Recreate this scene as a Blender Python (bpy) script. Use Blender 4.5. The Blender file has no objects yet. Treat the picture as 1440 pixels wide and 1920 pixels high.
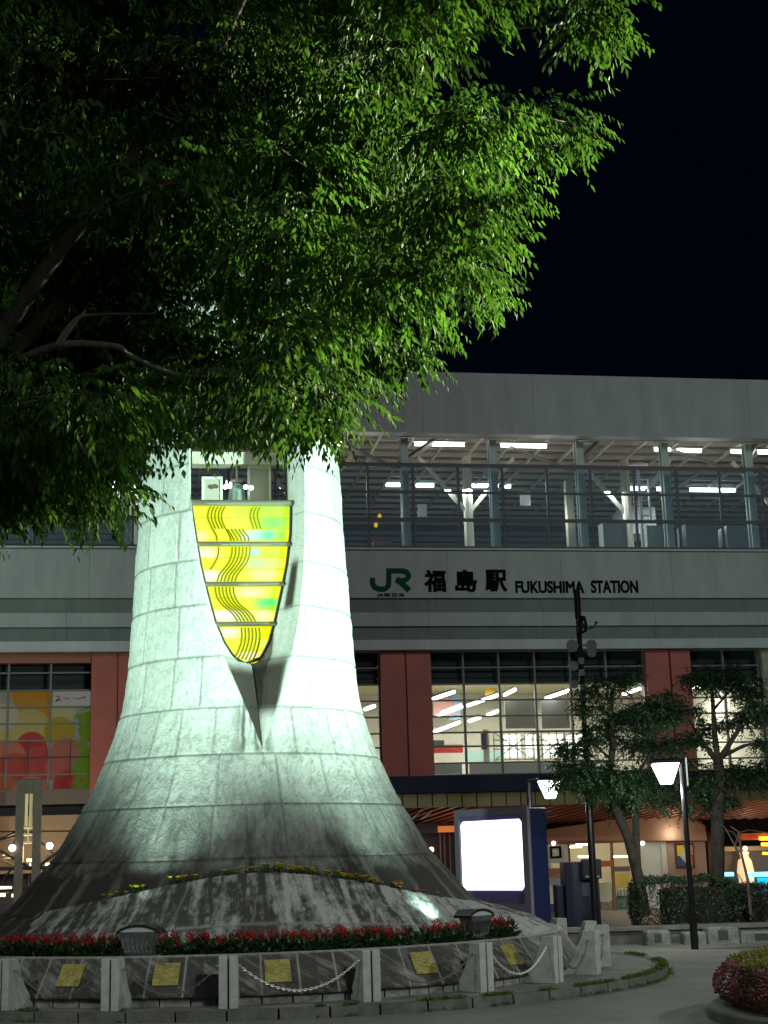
import bpy, math, random
import numpy as np
from mathutils import Vector, Matrix
random.seed(7); rng = np.random.default_rng(7)
SC = bpy.context.scene; COL = SC.collection
R = math.radians
# ------------------------------------------------------------------ camera
PITCH, ROLL, FPX, CAMZ = math.atan(645/2770.), .028, 2770., 1.6
_f = np.array([0, math.cos(PITCH), math.sin(PITCH)]); _u = np.array([0, -math.sin(PITCH), math.cos(PITCH)]); _r = np.array([1., 0, 0])
_r2 = math.cos(ROLL)*_r - math.sin(ROLL)*_u; _u2 = math.sin(ROLL)*_r + math.cos(ROLL)*_u
CP = np.array([0, 0, CAMZ])
cd = bpy.data.cameras.new('camera'); cam = bpy.data.objects.new('camera', cd); COL.objects.link(cam)
cd.sensor_fit = 'VERTICAL'; cd.sensor_height = 36; cd.lens = FPX/1920*36; cd.clip_start = .1; cd.clip_end = 2000
M = Matrix(((_r2[0], _u2[0], -_f[0], 0), (_r2[1], _u2[1], -_f[1], 0), (_r2[2], _u2[2], -_f[2], CAMZ), (0, 0, 0, 1)))
cam.matrix_world = M; SC.camera = cam
def ray(px, py): return _f + _r2*(px-720)/FPX - _u2*(py-960)/FPX
def atY(px, py, Y): v = ray(px, py); return CP + v*(Y/v[1])
def atZ(px, py, Z): v = ray(px, py); return CP + v*((Z-CAMZ)/v[2])
# ------------------------------------------------------------------ world, light
w = bpy.data.worlds.new('World'); SC.world = w; w.use_nodes = True
nt = w.node_tree; bg = nt.nodes['Background']
bg.inputs['Color'].default_value = (.13, .32, 1, 1); bg.inputs['Strength'].default_value = .0033
SC.view_settings.view_transform = 'Standard'; SC.view_settings.look = 'None'; SC.view_settings.exposure = 0; SC.view_settings.gamma = 1
def aim(o, src, dst):
    o.location = src; o.rotation_euler = (Vector(dst)-Vector(src)).to_track_quat('-Z', 'Y').to_euler()
def lamp(name, kind, energy, color, src, dst=None, **k):
    d = bpy.data.lights.new(name, kind); d.energy = energy; d.color = color
    for a, b in k.items(): setattr(d, a, b)
    o = bpy.data.objects.new(name, d); COL.objects.link(o)
    if dst is not None: aim(o, src, dst)
    else: o.location = src
    return o
lamp('city_fill', 'SUN', .46, (.92, 1, .97), (20, -16, 19), (0, 20, 3), angle=R(14))  # weak wide sun added as general fill, standing in for unseen city lamps
SC.cycles.use_denoising = True
SC.cycles.max_bounces = 6; SC.cycles.diffuse_bounces = 2; SC.cycles.glossy_bounces = 2; SC.cycles.transmission_bounces = 4; SC.cycles.transparent_max_bounces = 12
SC.cycles.sample_clamp_indirect = 3
# ------------------------------------------------------------------ materials
MATS = {}
def mat(name, col=(.5, .5, .5), rough=.7, metal=0, noise=0, nscale=4, bump=0, bscale=20, emit=None, estr=1, spec=.4, col2=None, stretch=(1, 1, 1), alpha=None):
    if name in MATS: return MATS[name]
    m = bpy.data.materials.new(name); m.use_nodes = True; t = m.node_tree; N = t.nodes; L = t.links
    b = N['Principled BSDF']; b.inputs['Base Color'].default_value = (*col, 1); b.inputs['Roughness'].default_value = rough
    b.inputs['Metallic'].default_value = metal; b.inputs['Specular IOR Level'].default_value = spec
    if emit:
        b.inputs['Emission Color'].default_value = (*emit, 1); b.inputs['Emission Strength'].default_value = estr
    if noise or bump:
        tc = N.new('ShaderNodeTexCoord'); mp = N.new('ShaderNodeMapping'); mp.inputs['Scale'].default_value = stretch
        L.new(tc.outputs['Object'], mp.inputs['Vector'])
    if noise:
        n = N.new('ShaderNodeTexNoise'); n.inputs['Scale'].default_value = nscale; n.inputs['Detail'].default_value = 6; n.inputs['Roughness'].default_value = .65
        L.new(mp.outputs['Vector'], n.inputs['Vector'])
        r = N.new('ShaderNodeValToRGB'); c2 = col2 or tuple(c*(1-noise) for c in col)
        r.color_ramp.elements[0].position = .35; r.color_ramp.elements[1].position = .68
        r.color_ramp.elements[0].color = (*c2, 1); r.color_ramp.elements[1].color = (*[min(1, c*(1+noise*.3)) for c in col], 1)
        L.new(n.outputs['Fac'], r.inputs['Fac']); L.new(r.outputs['Color'], b.inputs['Base Color'])
    if bump:
        n2 = N.new('ShaderNodeTexNoise'); n2.inputs['Scale'].default_value = bscale; n2.inputs['Detail'].default_value = 5
        L.new(mp.outputs['Vector'], n2.inputs['Vector'])
        bp = N.new('ShaderNodeBump'); bp.inputs['Strength'].default_value = bump; bp.inputs['Distance'].default_value = .02
        L.new(n2.outputs['Fac'], bp.inputs['Height']); L.new(bp.outputs['Normal'], b.inputs['Normal'])
    MATS[name] = m; return m
def vcmat(name, rough=.8, bump=0, bscale=20, emit=0, stretch=(1, 1, 1), mottle=0, mscale=6, detail=6):
    """material whose base colour is the mesh's own 'Col' attribute (paint, print, stone tone)"""
    m = bpy.data.materials.new(name); m.use_nodes = True; t = m.node_tree; N = t.nodes; L = t.links; b = N['Principled BSDF']
    a = N.new('ShaderNodeAttribute'); a.attribute_name = 'Col'; out = a.outputs['Color']
    tc = N.new('ShaderNodeTexCoord'); mp = N.new('ShaderNodeMapping'); mp.inputs['Scale'].default_value = stretch; L.new(tc.outputs['Object'], mp.inputs['Vector'])
    if mottle:
        n = N.new('ShaderNodeTexNoise'); n.inputs['Scale'].default_value = mscale; n.inputs['Detail'].default_value = detail; n.inputs['Roughness'].default_value = .7
        L.new(mp.outputs['Vector'], n.inputs['Vector'])
        mr = N.new('ShaderNodeMapRange'); mr.inputs['From Min'].default_value = .3; mr.inputs['From Max'].default_value = .7; mr.inputs['To Min'].default_value = 1-mottle; mr.inputs['To Max'].default_value = 1+mottle*.45
        L.new(n.outputs['Fac'], mr.inputs['Value'])
        mx = N.new('ShaderNodeMix'); mx.data_type = 'RGBA'; mx.blend_type = 'MULTIPLY'; mx.inputs['Factor'].default_value = 1
        L.new(out, mx.inputs['A']); L.new(mr.outputs['Result'], mx.inputs['B']); out = mx.outputs['Result']
    if emit:
        b.inputs['Base Color'].default_value = (.02, .02, .02, 1); L.new(out, b.inputs['Emission Color']); b.inputs['Emission Strength'].default_value = emit
    else: L.new(out, b.inputs['Base Color'])
    b.inputs['Roughness'].default_value = rough; b.inputs['Specular IOR Level'].default_value = .35
    if bump:
        n2 = N.new('ShaderNodeTexNoise'); n2.inputs['Scale'].default_value = bscale; n2.inputs['Detail'].default_value = 8; n2.inputs['Roughness'].default_value = .65
        L.new(mp.outputs['Vector'], n2.inputs['Vector'])
        bp = N.new('ShaderNodeBump'); bp.inputs['Strength'].default_value = bump; bp.inputs['Distance'].default_value = .03
        L.new(n2.outputs['Fac'], bp.inputs['Height']); L.new(bp.outputs['Normal'], b.inputs['Normal'])
    return m
def leafmat(name, trans=.45, spec=.1):
    m = bpy.data.materials.new(name); m.use_nodes = True; t = m.node_tree; N = t.nodes; L = t.links
    for n in list(N): N.remove(n)
    a = N.new('ShaderNodeAttribute'); a.attribute_name = 'Col'
    d = N.new('ShaderNodeBsdfDiffuse'); tr = N.new('ShaderNodeBsdfTranslucent'); g = N.new('ShaderNodeBsdfGlossy'); g.inputs['Roughness'].default_value = .5
    hs = N.new('ShaderNodeHueSaturation'); hs.inputs['Value'].default_value = 1.5; hs.inputs['Hue'].default_value = .485; hs.inputs['Saturation'].default_value = 1.15
    m1 = N.new('ShaderNodeMixShader'); m1.inputs[0].default_value = trans; m2 = N.new('ShaderNodeMixShader'); m2.inputs[0].default_value = spec*.6
    o = N.new('ShaderNodeOutputMaterial')
    L.new(a.outputs['Color'], d.inputs['Color']); L.new(a.outputs['Color'], hs.inputs['Color']); L.new(hs.outputs['Color'], tr.inputs['Color'])
    g.inputs['Color'].default_value = (.8, .9, .8, 1)
    L.new(d.outputs[0], m1.inputs[1]); L.new(tr.outputs[0], m1.inputs[2]); L.new(m1.outputs[0], m2.inputs[1]); L.new(g.outputs[0], m2.inputs[2]); L.new(m2.outputs[0], o.inputs['Surface'])
    return m
def emat(name, col, s):
    if name in MATS: return MATS[name]
    m = bpy.data.materials.new(name); m.use_nodes = True; t = m.node_tree
    for n in list(t.nodes): t.nodes.remove(n)
    e = t.nodes.new('ShaderNodeEmission'); e.inputs[0].default_value = (*col, 1); e.inputs[1].default_value = s
    o = t.nodes.new('ShaderNodeOutputMaterial'); t.links.new(e.outputs[0], o.inputs['Surface']); MATS[name] = m; return m
def glassmat(name, tint=(.8, .9, .95), refl=.12, rough=.05):
    if name in MATS: return MATS[name]
    m = bpy.data.materials.new(name); m.use_nodes = True; t = m.node_tree; N = t.nodes
    for n in list(N): N.remove(n)
    a = N.new('ShaderNodeBsdfTransparent'); a.inputs[0].default_value = (*tint, 1); g = N.new('ShaderNodeBsdfGlossy'); g.inputs['Roughness'].default_value = rough
    x = N.new('ShaderNodeMixShader'); x.inputs[0].default_value = refl; o = N.new('ShaderNodeOutputMaterial')
    t.links.new(a.outputs[0], x.inputs[1]); t.links.new(g.outputs[0], x.inputs[2]); t.links.new(x.outputs[0], o.inputs['Surface']); MATS[name] = m; return m
# ------------------------------------------------------------------ mesh helpers
def link_mesh(name, V, Fc, m, parent=None, loc=None, smooth=False, col=None):
    me = bpy.data.meshes.new(name); V = np.asarray(V, dtype=np.float32)
    if isinstance(Fc, np.ndarray):
        k = Fc.shape[1]; me.vertices.add(len(V)); me.vertices.foreach_set('co', V.ravel())
        me.loops.add(Fc.size); me.loops.foreach_set('vertex_index', Fc.astype(np.int32).ravel())
        me.polygons.add(len(Fc)); me.polygons.foreach_set('loop_start', np.arange(0, Fc.size, k, dtype=np.int32))
        me.update(calc_edges=True); me.validate()
    else: me.from_pydata(V.tolist(), [], Fc); me.update()
    if smooth: me.polygons.foreach_set('use_smooth', [True]*len(me.polygons))
    if col is not None:
        at = me.color_attributes.new('Col', 'FLOAT_COLOR', 'POINT'); c = np.ones((len(V), 4), dtype=np.float32); c[:, :3] = col; at.data.foreach_set('color', c.ravel())
    if m is not None: me.materials.append(m)
    o = bpy.data.objects.new(name, me); COL.objects.link(o)
    if parent is not None: o.parent = parent
    if loc is not None: o.location = loc
    return o
class MB:
    def __init__(s): s.V = []; s.F = []
    def add(s, V, F):
        n = len(s.V); s.V += [tuple(map(float, v)) for v in V]; s.F += [tuple(i+n for i in f) for f in F]; return s
    def box(s, x0, x1, y0, y1, z0, z1):
        return s.add([(x0, y0, z0), (x1, y0, z0), (x1, y1, z0), (x0, y1, z0), (x0, y0, z1), (x1, y0, z1), (x1, y1, z1), (x0, y1, z1)],
                     [(0, 3, 2, 1), (4, 5, 6, 7), (0, 1, 5, 4), (1, 2, 6, 5), (2, 3, 7, 6), (3, 0, 4, 7)])
    def bevbox(s, x0, x1, y0, y1, z0, z1, b=.02):
        P = [(x0+b, y0), (x1-b, y0), (x1, y0+b), (x1, y1-b), (x1-b, y1), (x0+b, y1), (x0, y1-b), (x0, y0+b)]
        V = [(x, y, z0) for x, y in P]+[(x, y, z1-b) for x, y in P]
        cx, cy = (x0+x1)/2, (y0+y1)/2
        V += [(x+(b if x < cx else -b), y+(b if y < cy else -b), z1) for x, y in P]
        F = [tuple(range(7, -1, -1)), tuple(range(16, 24))]
        for l in (0, 8):
            for i in range(8): F.append((l+i, l+(i+1) % 8, l+8+(i+1) % 8, l+8+i))
        return s.add(V, F)
    def tube(s, pts, r, n=8, cap=True):
        pts = [Vector(p) for p in pts]; rs = r if isinstance(r, (list, tuple)) else [r]*len(pts); V = []; F = []
        t0 = (pts[1]-pts[0]).normalized(); a = t0.orthogonal().normalized()
        for i, p in enumerate(pts):
            t = (pts[min(i+1, len(pts)-1)]-pts[max(i-1, 0)]).normalized()
            a = (a-t*a.dot(t)); a = a.normalized() if a.length > 1e-6 else t.orthogonal().normalized(); b = t.cross(a)
            for k in range(n): th = 2*math.pi*k/n; V.append(p+(a*math.cos(th)+b*math.sin(th))*rs[i])
        for i in range(len(pts)-1):
            for k in range(n): F.append((i*n+k, i*n+(k+1) % n, (i+1)*n+(k+1) % n, (i+1)*n+k))
        if cap: F.append(tuple(range(n-1, -1, -1))); F.append(tuple((len(pts)-1)*n+k for k in range(n)))
        return s.add(V, F)
    def prism(s, poly, f0, f1):
        """poly: 2-D points; f0,f1 map a 2-D point to the two end faces"""
        n = len(poly); V = [f0(*p) for p in poly]+[f1(*p) for p in poly]
        F = [tuple(range(n-1, -1, -1)), tuple(range(n, 2*n))]+[(i, (i+1) % n, n+(i+1) % n, n+i) for i in range(n)]
        return s.add(V, F)
    def lathe(s, prof, n=24, c=(0, 0, 0)):
        V = []; F = []
        for r, z in prof:
            for k in range(n): th = 2*math.pi*k/n; V.append((c[0]+r*math.cos(th), c[1]+r*math.sin(th), c[2]+z))
        for i in range(len(prof)-1):
            for k in range(n): F.append((i*n+k, i*n+(k+1) % n, (i+1)*n+(k+1) % n, (i+1)*n+k))
        return s.add(V, F)
    def sphere(s, c, r, n=12, sq=1):
        return s.lathe([(max(1e-4, r*math.sin(math.pi*i/n)), -r*sq*math.cos(math.pi*i/n)) for i in range(n+1)], n*2, c)
    def build(s, name, m, parent=None, loc=None, smooth=False): return link_mesh(name, s.V, s.F, m, parent, loc, smooth)
def thing(name, label, cat, loc=(0, 0, 0), rz=0, group=None):
    o = bpy.data.objects.new(name, None); COL.objects.link(o); o.location = loc; o.rotation_euler = (0, 0, rz); o.empty_display_size = .2
    o['label'] = label; o['category'] = cat
    if group: o['group'] = group
    return o
def tag(o, label, cat, group=None, kind=None):
    o['label'] = label; o['category'] = cat
    if group: o['group'] = group
    if kind: o['kind'] = kind
    return o
def dup(root, loc, rz, label=None, group=None, scale=None):
    r = root.copy(); COL.objects.link(r); r.location = loc; r.rotation_euler = (0, 0, rz)
    if label: r['label'] = label
    if group: r['group'] = group
    if scale: r.scale = (scale,)*3
    for ch in list(root.children):
        c = ch.copy(); COL.objects.link(c); c.parent = r
        for g in list(ch.children): d = g.copy(); COL.objects.link(d); d.parent = c
    return r
# value noise
_T = rng.random((64, 64, 64)).astype(np.float32)
def vnoise(P):
    P = np.asarray(P); i = np.floor(P).astype(int); f = P-i; f = f*f*(3-2*f); i &= 63; j = (i+1) & 63
    x0, y0, z0 = i.T; x1, y1, z1 = j.T; fx, fy, fz = f.T
    a = _T[x0, y0, z0]*(1-fx)+_T[x1, y0, z0]*fx; b = _T[x0, y1, z0]*(1-fx)+_T[x1, y1, z0]*fx
    c = _T[x0, y0, z1]*(1-fx)+_T[x1, y0, z1]*fx; d = _T[x0, y1, z1]*(1-fx)+_T[x1, y1, z1]*fx
    return (a*(1-fy)+b*fy)*(1-fz)+(c*(1-fy)+d*fy)*fz
def fbm(P, o=4, g=.55):
    s = 0; a = 1; t = 0; P = np.asarray(P, float)
    for k in range(o): s = s+a*vnoise(P*(2**k)+k*17.3); t += a; a *= g
    return s/t
def sstep(a, b, x): t = np.clip((x-a)/(b-a), 0, 1); return t*t*(3-2*t)
# ------------------------------------------------------------------ ground
asph = mat('asphalt', (.19, .19, .175), .85, noise=.3, nscale=.9, bump=.5, bscale=160)
def sheet(name, z, poly, m, th=0, kind='structure'):
    b = MB(); b.prism(poly, lambda x, y: (x, y, z-max(th, .001)), lambda x, y: (x, y, z)); o = b.build(name, m); o['kind'] = kind; return o
g = link_mesh('ground', [(-400, -100, 0), (400, -100, 0), (400, 700, 0), (-400, 700, 0)], [(0, 1, 2, 3)], asph); g['kind'] = 'structure'
def circ(cx, cy, r, n=96): return [(cx+r*math.cos(2*math.pi*k/n), cy+r*math.sin(2*math.pi*k/n)) for k in range(n)]
pav = mat('pavement_stone', (.2, .2, .185), .85, noise=.35, nscale=2.5, bump=.5, bscale=60)
IC = (-1.75, 21.25)
sheet('pavement', .1, circ(*IC, 5.25), pav, .1)
kb = MB()
for k in range(64):
    a0, a1 = 2*math.pi*k/64+.002, 2*math.pi*(k+1)/64-.002
    for (s0, s1) in ((a0, (a0+a1)/2), ((a0+a1)/2, a1)):
        P = [(5.25, s0), (5.40, s0), (5.40, s1), (5.25, s1)]
        kb.prism(P, lambda r, a: (IC[0]+r*math.cos(a), IC[1]+r*math.sin(a), 0), lambda r, a: (IC[0]+r*math.cos(a), IC[1]+r*math.sin(a), .106))
o = kb.build('kerb', mat('kerb_stone', (.13, .13, .115), .85, noise=.4, nscale=5, bump=.5, bscale=40)); o['kind'] = 'structure'
# far pavement in front of the station
sheet('station_pavement', .12, [(2.5, 27.4), (60, 27.4), (60, 60), (-60, 60), (-60, 27.4)], mat('tile_paving', (.16, .15, .14), .6, noise=.3, nscale=3), .12)
# ------------------------------------------------------------------ leaves
def leaves(P, D, Nn, L, W, tone, name, m, parent=None, fold=.22):
    """one folded pointed leaf per row"""
    n = len(P); D = D/np.linalg.norm(D, axis=1, keepdims=True); S = np.cross(D, Nn); S /= np.linalg.norm(S, axis=1, keepdims=True)+1e-9; U = np.cross(S, D)
    L = np.broadcast_to(L, (n,))[:, None]; W = np.broadcast_to(W, (n,))[:, None]
    a = P; c = P+D*L*.45-U*W*fold; l = P+D*L*.4-S*W*.5+U*W*.08; r = P+D*L*.4+S*W*.5+U*W*.08; t = P+D*L-U*L*.08
    V = np.stack([a, l, c, r, t], 1).reshape(-1, 3); i = np.arange(n)[:, None]*5
    Fc = np.concatenate([i+[[0, 2, 1]], i+[[0, 3, 2]], i+[[1, 2, 4]], i+[[2, 3, 4]]], 0)
    return link_mesh(name, V, Fc, m, parent, col=np.repeat(tone, 5, 0))
def pad_leaves(pads, tw_per, seg, L, Wd, droop=.5):
    """flattened boughs of hanging sprays: arrays of leaf base, direction, normal"""
    Ps, Ds, Ns, T = [], [], [], []
    for (c, a, b, dens, tone) in pads:
        n = max(3, int(tw_per*dens)); u = rng.normal(size=(n, 3)); u /= np.linalg.norm(u, axis=1, keepdims=True)
        rr = rng.random(n)**.5; p = np.array(c)+u*rr[:, None]*np.array([a, a, b])
        wob = (fbm(p*3.1, 2)-.5)*1.2; p[:, 2] += wob*b
        d = u*np.array([1, 1, .35])+rng.normal(size=(n, 3))*.35; d[:, 2] -= droop*.4; d /= np.linalg.norm(d, axis=1, keepdims=True)
        ln = .12+.17*rng.random(n); side = np.cross(d, [0, 0, 1.]); side /= np.linalg.norm(side, axis=1, keepdims=True)+1e-9
        tt = tone*(.65+.7*rng.random((n, 1)))
        jit = rng.normal(size=(n, 3))*.12; njit = rng.normal(size=(n, 3))*.25+rng.normal(size=(1, 3))*.2
        for k in range(seg):
            f = (k+.5)/seg; sg = 1 if k % 2 else -1
            q = p+d*(ln*f)[:, None]; q[:, 2] -= .6*(ln*f)**2*2
            dd = d*.5+side*sg*.42+jit+rng.normal(size=(n, 3))*.13; dd[:, 2] -= droop*(.75+.5*rng.random(n))
            nn = np.tile([0, 0, 1.], (n, 1))+njit+rng.normal(size=(n, 3))*.15+d*.7
            Ps.append(q); Ds.append(dd); Ns.append(nn); T.append(np.clip(tt*(.8+.4*rng.random((n, 1))), 0, 1)*np.ones((1, 3)))
    P = np.concatenate(Ps); n = len(P)
    return P, np.concatenate(Ds), np.concatenate(Ns), L*(.7+.55*rng.random(n)), Wd*(.8+.4*rng.random(n)), np.concatenate(T)
LEAF = leafmat('zelkova_leaf', .45, .045)
bark = mat('bark', (.13, .11, .09), .9, noise=.5, nscale=7, bump=1, bscale=25, stretch=(1, 1, .35))
# ------------------------------------------------------------------ monument
AX = np.array([-2.08, 21., 0.]); PHN = R(8.); NN = np.array([math.sin(PHN), -math.cos(PHN), 0]); NT = np.array([math.cos(PHN), math.sin(PHN), 0])
mon = thing('stone_bell_monument', 'tall flared stone tower with lit yellow-green glass panel rising from stained round base', 'monument', (AX[0], AX[1], 0), PHN)
# local frame: x = lateral (to the right seen from the front), -y = out of the front
def mloc(px, py, q):
    v = ray(px, py); k = ((AX+NN*q-CP)@NN)/(v@NN); p = CP+v*k; return ((p-AX)@NT, -q, p[2])
ZR = [.6, 1.05, 1.4, 1.7, 2.05, 2.4, 2.7, 3.0, 3.3, 3.68, 4.1, 4.67, 5.44, 6.23, 7.0, 9.9]
RR = [3.75, 3.12, 2.82, 2.56, 2.36, 2.15, 2.01, 1.89, 1.78, 1.67, 1.615, 1.57, 1.525, 1.478, 1.44, 1.28]
rz = lambda z: np.interp(z, ZR, RR)
OZ = [2.98, 3.37, 3.73, 4.27, 4.81, 5.33, 5.92, 6.68, 9.9]
oL = lambda z: np.interp(z, OZ, [.178, .036, -.11, -.338, -.498, -.611, -.69, -.764, -.80]); oR = lambda z: np.interp(z, OZ, [.180, .349, .472, .609, .713, .773, .814, .822, .80])
GZ = [4.20, 4.222, 4.255, 4.31, 4.495, 4.79, 5.20, 5.57, 6.02, 6.42, 9.9]
gL = lambda z: np.interp(z, GZ, [.0, -.06, -.11, -.17, -.287, -.409, -.518, -.606, -.679, -.739, -.76]); gR = lambda z: np.interp(z, GZ, [.10, .155, .19, .235, .330, .414, .507, .585, .643, .656, .66])
QG = .95
COURSE = [.6, .98, 1.617, 2.279, 2.931, 3.544, 4.234, 4.941, 5.565, 6.275, 6.95, 7.65, 8.35, 9.1, 9.9]
VJ = []                                   # vertical joints of each course (angles)
for i in range(len(COURSE)-1):
    r_ = rz(COURSE[i]); a = -math.pi+random.random()*.2; js = []
    while a < math.pi-.12: js.append(a); a += random.uniform(.42, .85)*(1.15 if i > 6 else 1)/r_*(1 if r_ > 2 else .9)
    VJ.append(np.array(js))
def stone_fx(th, z, r, courses=COURSE, vj=VJ, amp=.023, slant=0):
    """displacement, tone, joint mask for stone laid in courses"""
    ci = np.clip(np.searchsorted(courses, z, side='right')-1, 0, len(courses)-2)
    cz = np.asarray(courses); dz = np.minimum(z-cz[ci], cz[ci+1]-z)
    dv = np.full(th.shape, 9.); blk = np.zeros(th.shape)
    for i in range(len(courses)-1):
        mk = ci == i
        if not mk.any(): continue
        t = th[mk]; j = vj[i]; k = np.searchsorted(j, t); d0 = np.abs(t-j[np.clip(k-1, 0, len(j)-1)]); d1 = np.abs(j[np.clip(k, 0, len(j)-1)]-t)
        dv[mk] = np.minimum(d0, d1)*r[mk]; blk[mk] = k*7.13+i*31.7
    joint = np.minimum(dz, dv)
    tone = np.modf(np.sin(blk)*437.5)[0]; tone = np.abs(tone)
    X = np.stack([r*np.cos(th), r*np.sin(th), z], -1).reshape(-1, 3)
    off = (blk.reshape(-1)*3.1)[:, None]
    n1 = fbm(np.stack([X[:, 0]*3+X[:, 2]*2, X[:, 1]*3, X[:, 2]*3-X[:, 0]*1.5], -1)+off, 4, .6).reshape(th.shape)
    n2 = np.abs(fbm(X*[7, 7, 5]+off+9, 3, .6)-.5).reshape(th.shape)*2
    d = (n1-.5)*2*amp+n2*amp*.9
    e = sstep(0, .035, joint); d = d*e-(1-sstep(.0, .014, joint))*.012
    return d, tone, joint, dv, dz
def shaft_mesh():
    Vs, Fs, Cs = [], [], []; n0 = 0
    for side in (-1, 1):
        z = np.unique(np.concatenate([np.arange(.62, 9.9, .024), np.array(COURSE[1:-1]), np.array(COURSE[1:-1])+.008, np.array(COURSE[1:-1])-.008, [9.9]]))
        r = rz(z); so = oL(z) if side < 0 else oR(z); below = z < 2.98; sm = .179
        so = np.where(below, sm*np.ones_like(z), so)
        si = np.where(z < GZ[0], np.interp(z, [2.98, 4.2], [.179, .081]), gL(z) if side < 0 else gR(z)); si = np.where(below, sm, si)
        qo = np.sqrt(r*r-so*so); qi = np.where(below, qo, np.where(z < GZ[0], np.interp(z, [2.98, 3.5, 3.95, 4.2], [math.sqrt(1.9**2-sm**2), 1.56, 1.27, QG]), QG))
        pf = np.arctan2(so, qo)                           # angle of the slot edge measured from the front
        na = 230; u = np.linspace(0, 1, na)**1.25
        end = math.pi
        th = pf[:, None]+(side*end-(0 if side > 0 else 0)-pf[:, None]*1)*u[None, :]
        th[:, -1] = side*end-0*pf
        zz = np.repeat(z[:, None], na, 1); rr = np.repeat(r[:, None], na, 1)
        # trim at the back slot so that the opening runs right through above the glass
        bf = np.where(z > 6.3, np.arctan2(np.abs(so), qo), 0)
        th = pf[:, None]+((side*(math.pi-bf))[:, None]-pf[:, None])*u[None, :]
        d, tone, joint, dv, dz = stone_fx(th, zz, rr)
        soft = sstep(0, .05, u)[None, :]*np.ones_like(d); edgefade = np.where((zz > 2.98), soft, 1)
        ra = rr+d*edgefade
        A = np.stack([ra*np.sin(th), -ra*np.cos(th), zz], -1)
        # dirt: weathering of the foot and pale drip lines under the joints
        Xn = np.stack([rr*np.sin(th)*3.2, rr*np.cos(th)*3.2, zz*.9], -1).reshape(-1, 3); st = fbm(Xn, 4, .6).reshape(d.shape)
        st2 = fbm(np.stack([th*22, th*0, zz*1.3], -1).reshape(-1, 3)+5, 4, .7).reshape(d.shape)
        vein = sstep(.06, .0, np.abs(fbm(Xn*[3.4, 3.4, 4.5]+31, 4, .6).reshape(d.shape)-.5))
        dirt = sstep(3.3, .8, zz); fine = fbm(np.stack([rr*np.sin(th)*14, rr*np.cos(th)*14, zz*2.6], -1).reshape(-1, 3)+8, 4, .7).reshape(d.shape)
        dd = np.clip(dirt*.72-.08+(st-.5)*.6*dirt+(st2-.5)*2.6*dirt+(fine-.5)*1.8*dirt, 0, 1)
        dd = np.maximum(dd, vein*.34*sstep(3.9, 2.2, zz))
        arch = sstep(1.60-.1*(st2 > .5), 1.40, zz)*sstep(.0, .12, dv)
        dd = np.maximum(dd, np.clip(arch*1.3, 0, 1)*.97)
        dd = dd*(1-.65*(1-sstep(.0, .05, dv))*sstep(2.2, 1.2, zz))
        lowv = sstep(3.75, 3.45, zz)*sstep(2.9, 2.98, zz)*sstep(.20, .05, np.abs(th-.03))*sstep(.40, .55, st2)
        dd = np.maximum(dd, lowv*.8)
        base = np.array([.50, .50, .465])*(.80+.22*tone[..., None])*(1-.2*vein[..., None])*(.9+.2*st[..., None])
        base = base*(1-.48*sstep(3.75, 2.1, zz+(st-.5)*.9)[..., None])  # stone colour darkened downward to tone down the over-bright light there
        c = base*(1-dd[..., None])+np.array([.035, .034, .03])*dd[..., None]
        c = c*(1-.42*(1-sstep(.004, .022, joint))[..., None])
        # reveal (splayed inner faces of the notch) and the inner wall
        nr = 14; v = np.linspace(0, 1, nr+1)[1:]
        S = so[:, None]*(1-v)+si[:, None]*v; Q = qo[:, None]*(1-v)+qi[:, None]*v
        B = np.stack([S, -Q, zz[:, :nr]], -1); zb = zz[:, :nr]; vb = np.repeat(v[None], len(z), 0)
        cz = np.asarray(COURSE); ci = np.clip(np.searchsorted(cz, zb, side='right')-1, 0, len(cz)-2); dzb = np.minimum(zb-cz[ci], cz[ci+1]-zb)
        sn = fbm(np.stack([vb*7+side*3, zb*.5, zb*0], -1).reshape(-1, 3), 4, .6).reshape(vb.shape)
        if side > 0: s_ = sstep(4.35, 4.1, zb)*sstep(3.35, 3.6, zb)*sstep(.12, .34, sn+.2*sstep(.2, .8, vb))*sstep(.08, .16, vb)+sstep(5.7, 5.5, zb)*sstep(4.85, 5.0, zb)*sstep(.25, .4, vb)*sstep(.8, .65, vb)*sstep(.3, .45, sn+.1)
        else: s_ = sstep(4.3, 4.0, zb)*sstep(.12, .32, sn+.1)
        s_ = np.clip(s_, 0, 1)[..., None]
        cb = np.array([.46, .45, .42])*(.85+.3*sn[..., None])*(1-s_)+np.array([.028, .019, .016])*s_
        cb = cb*(1-.5*(1-sstep(.0, .013, dzb))[..., None])
        # inner wall towards the back
        Cw = np.stack([np.repeat(si[:, None], 2, 1), np.stack([-qi*0+.2, qi*0+1], 1)*np.where(z > 6.3, 1, .0)[:, None]+np.where(z > 6.3, 0, 1)[:, None]*-(qi[:, None]-.02), zz[:, :2]], -1)
        Cw[:, 1, 1] = np.where(z > 6.3, np.sqrt(r*r-so*so), Cw[:, 1, 1]); Cw[:, 1, 0] = np.where(z > 6.3, so, Cw[:, 1, 0])
        cw = np.ones((len(z), 2, 3))*[.33, .32, .3]
        G = np.concatenate([Cw[:, ::-1], B[:, ::-1], A], 1); CC = np.concatenate([cw, cb[:, ::-1], c], 1)
        nc = G.shape[1]; nz = len(z); ii = (np.arange(nz-1)[:, None]*nc+np.arange(nc-1)[None]).ravel()+n0
        q = np.stack([ii, ii+1, ii+nc+1, ii+nc], 1)
        if side < 0: q = q[:, ::-1]
        Vs.append(G.reshape(-1, 3)); Fs.append(q); Cs.append(CC.reshape(-1, 3)); n0 += G.shape[0]*G.shape[1]
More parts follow.
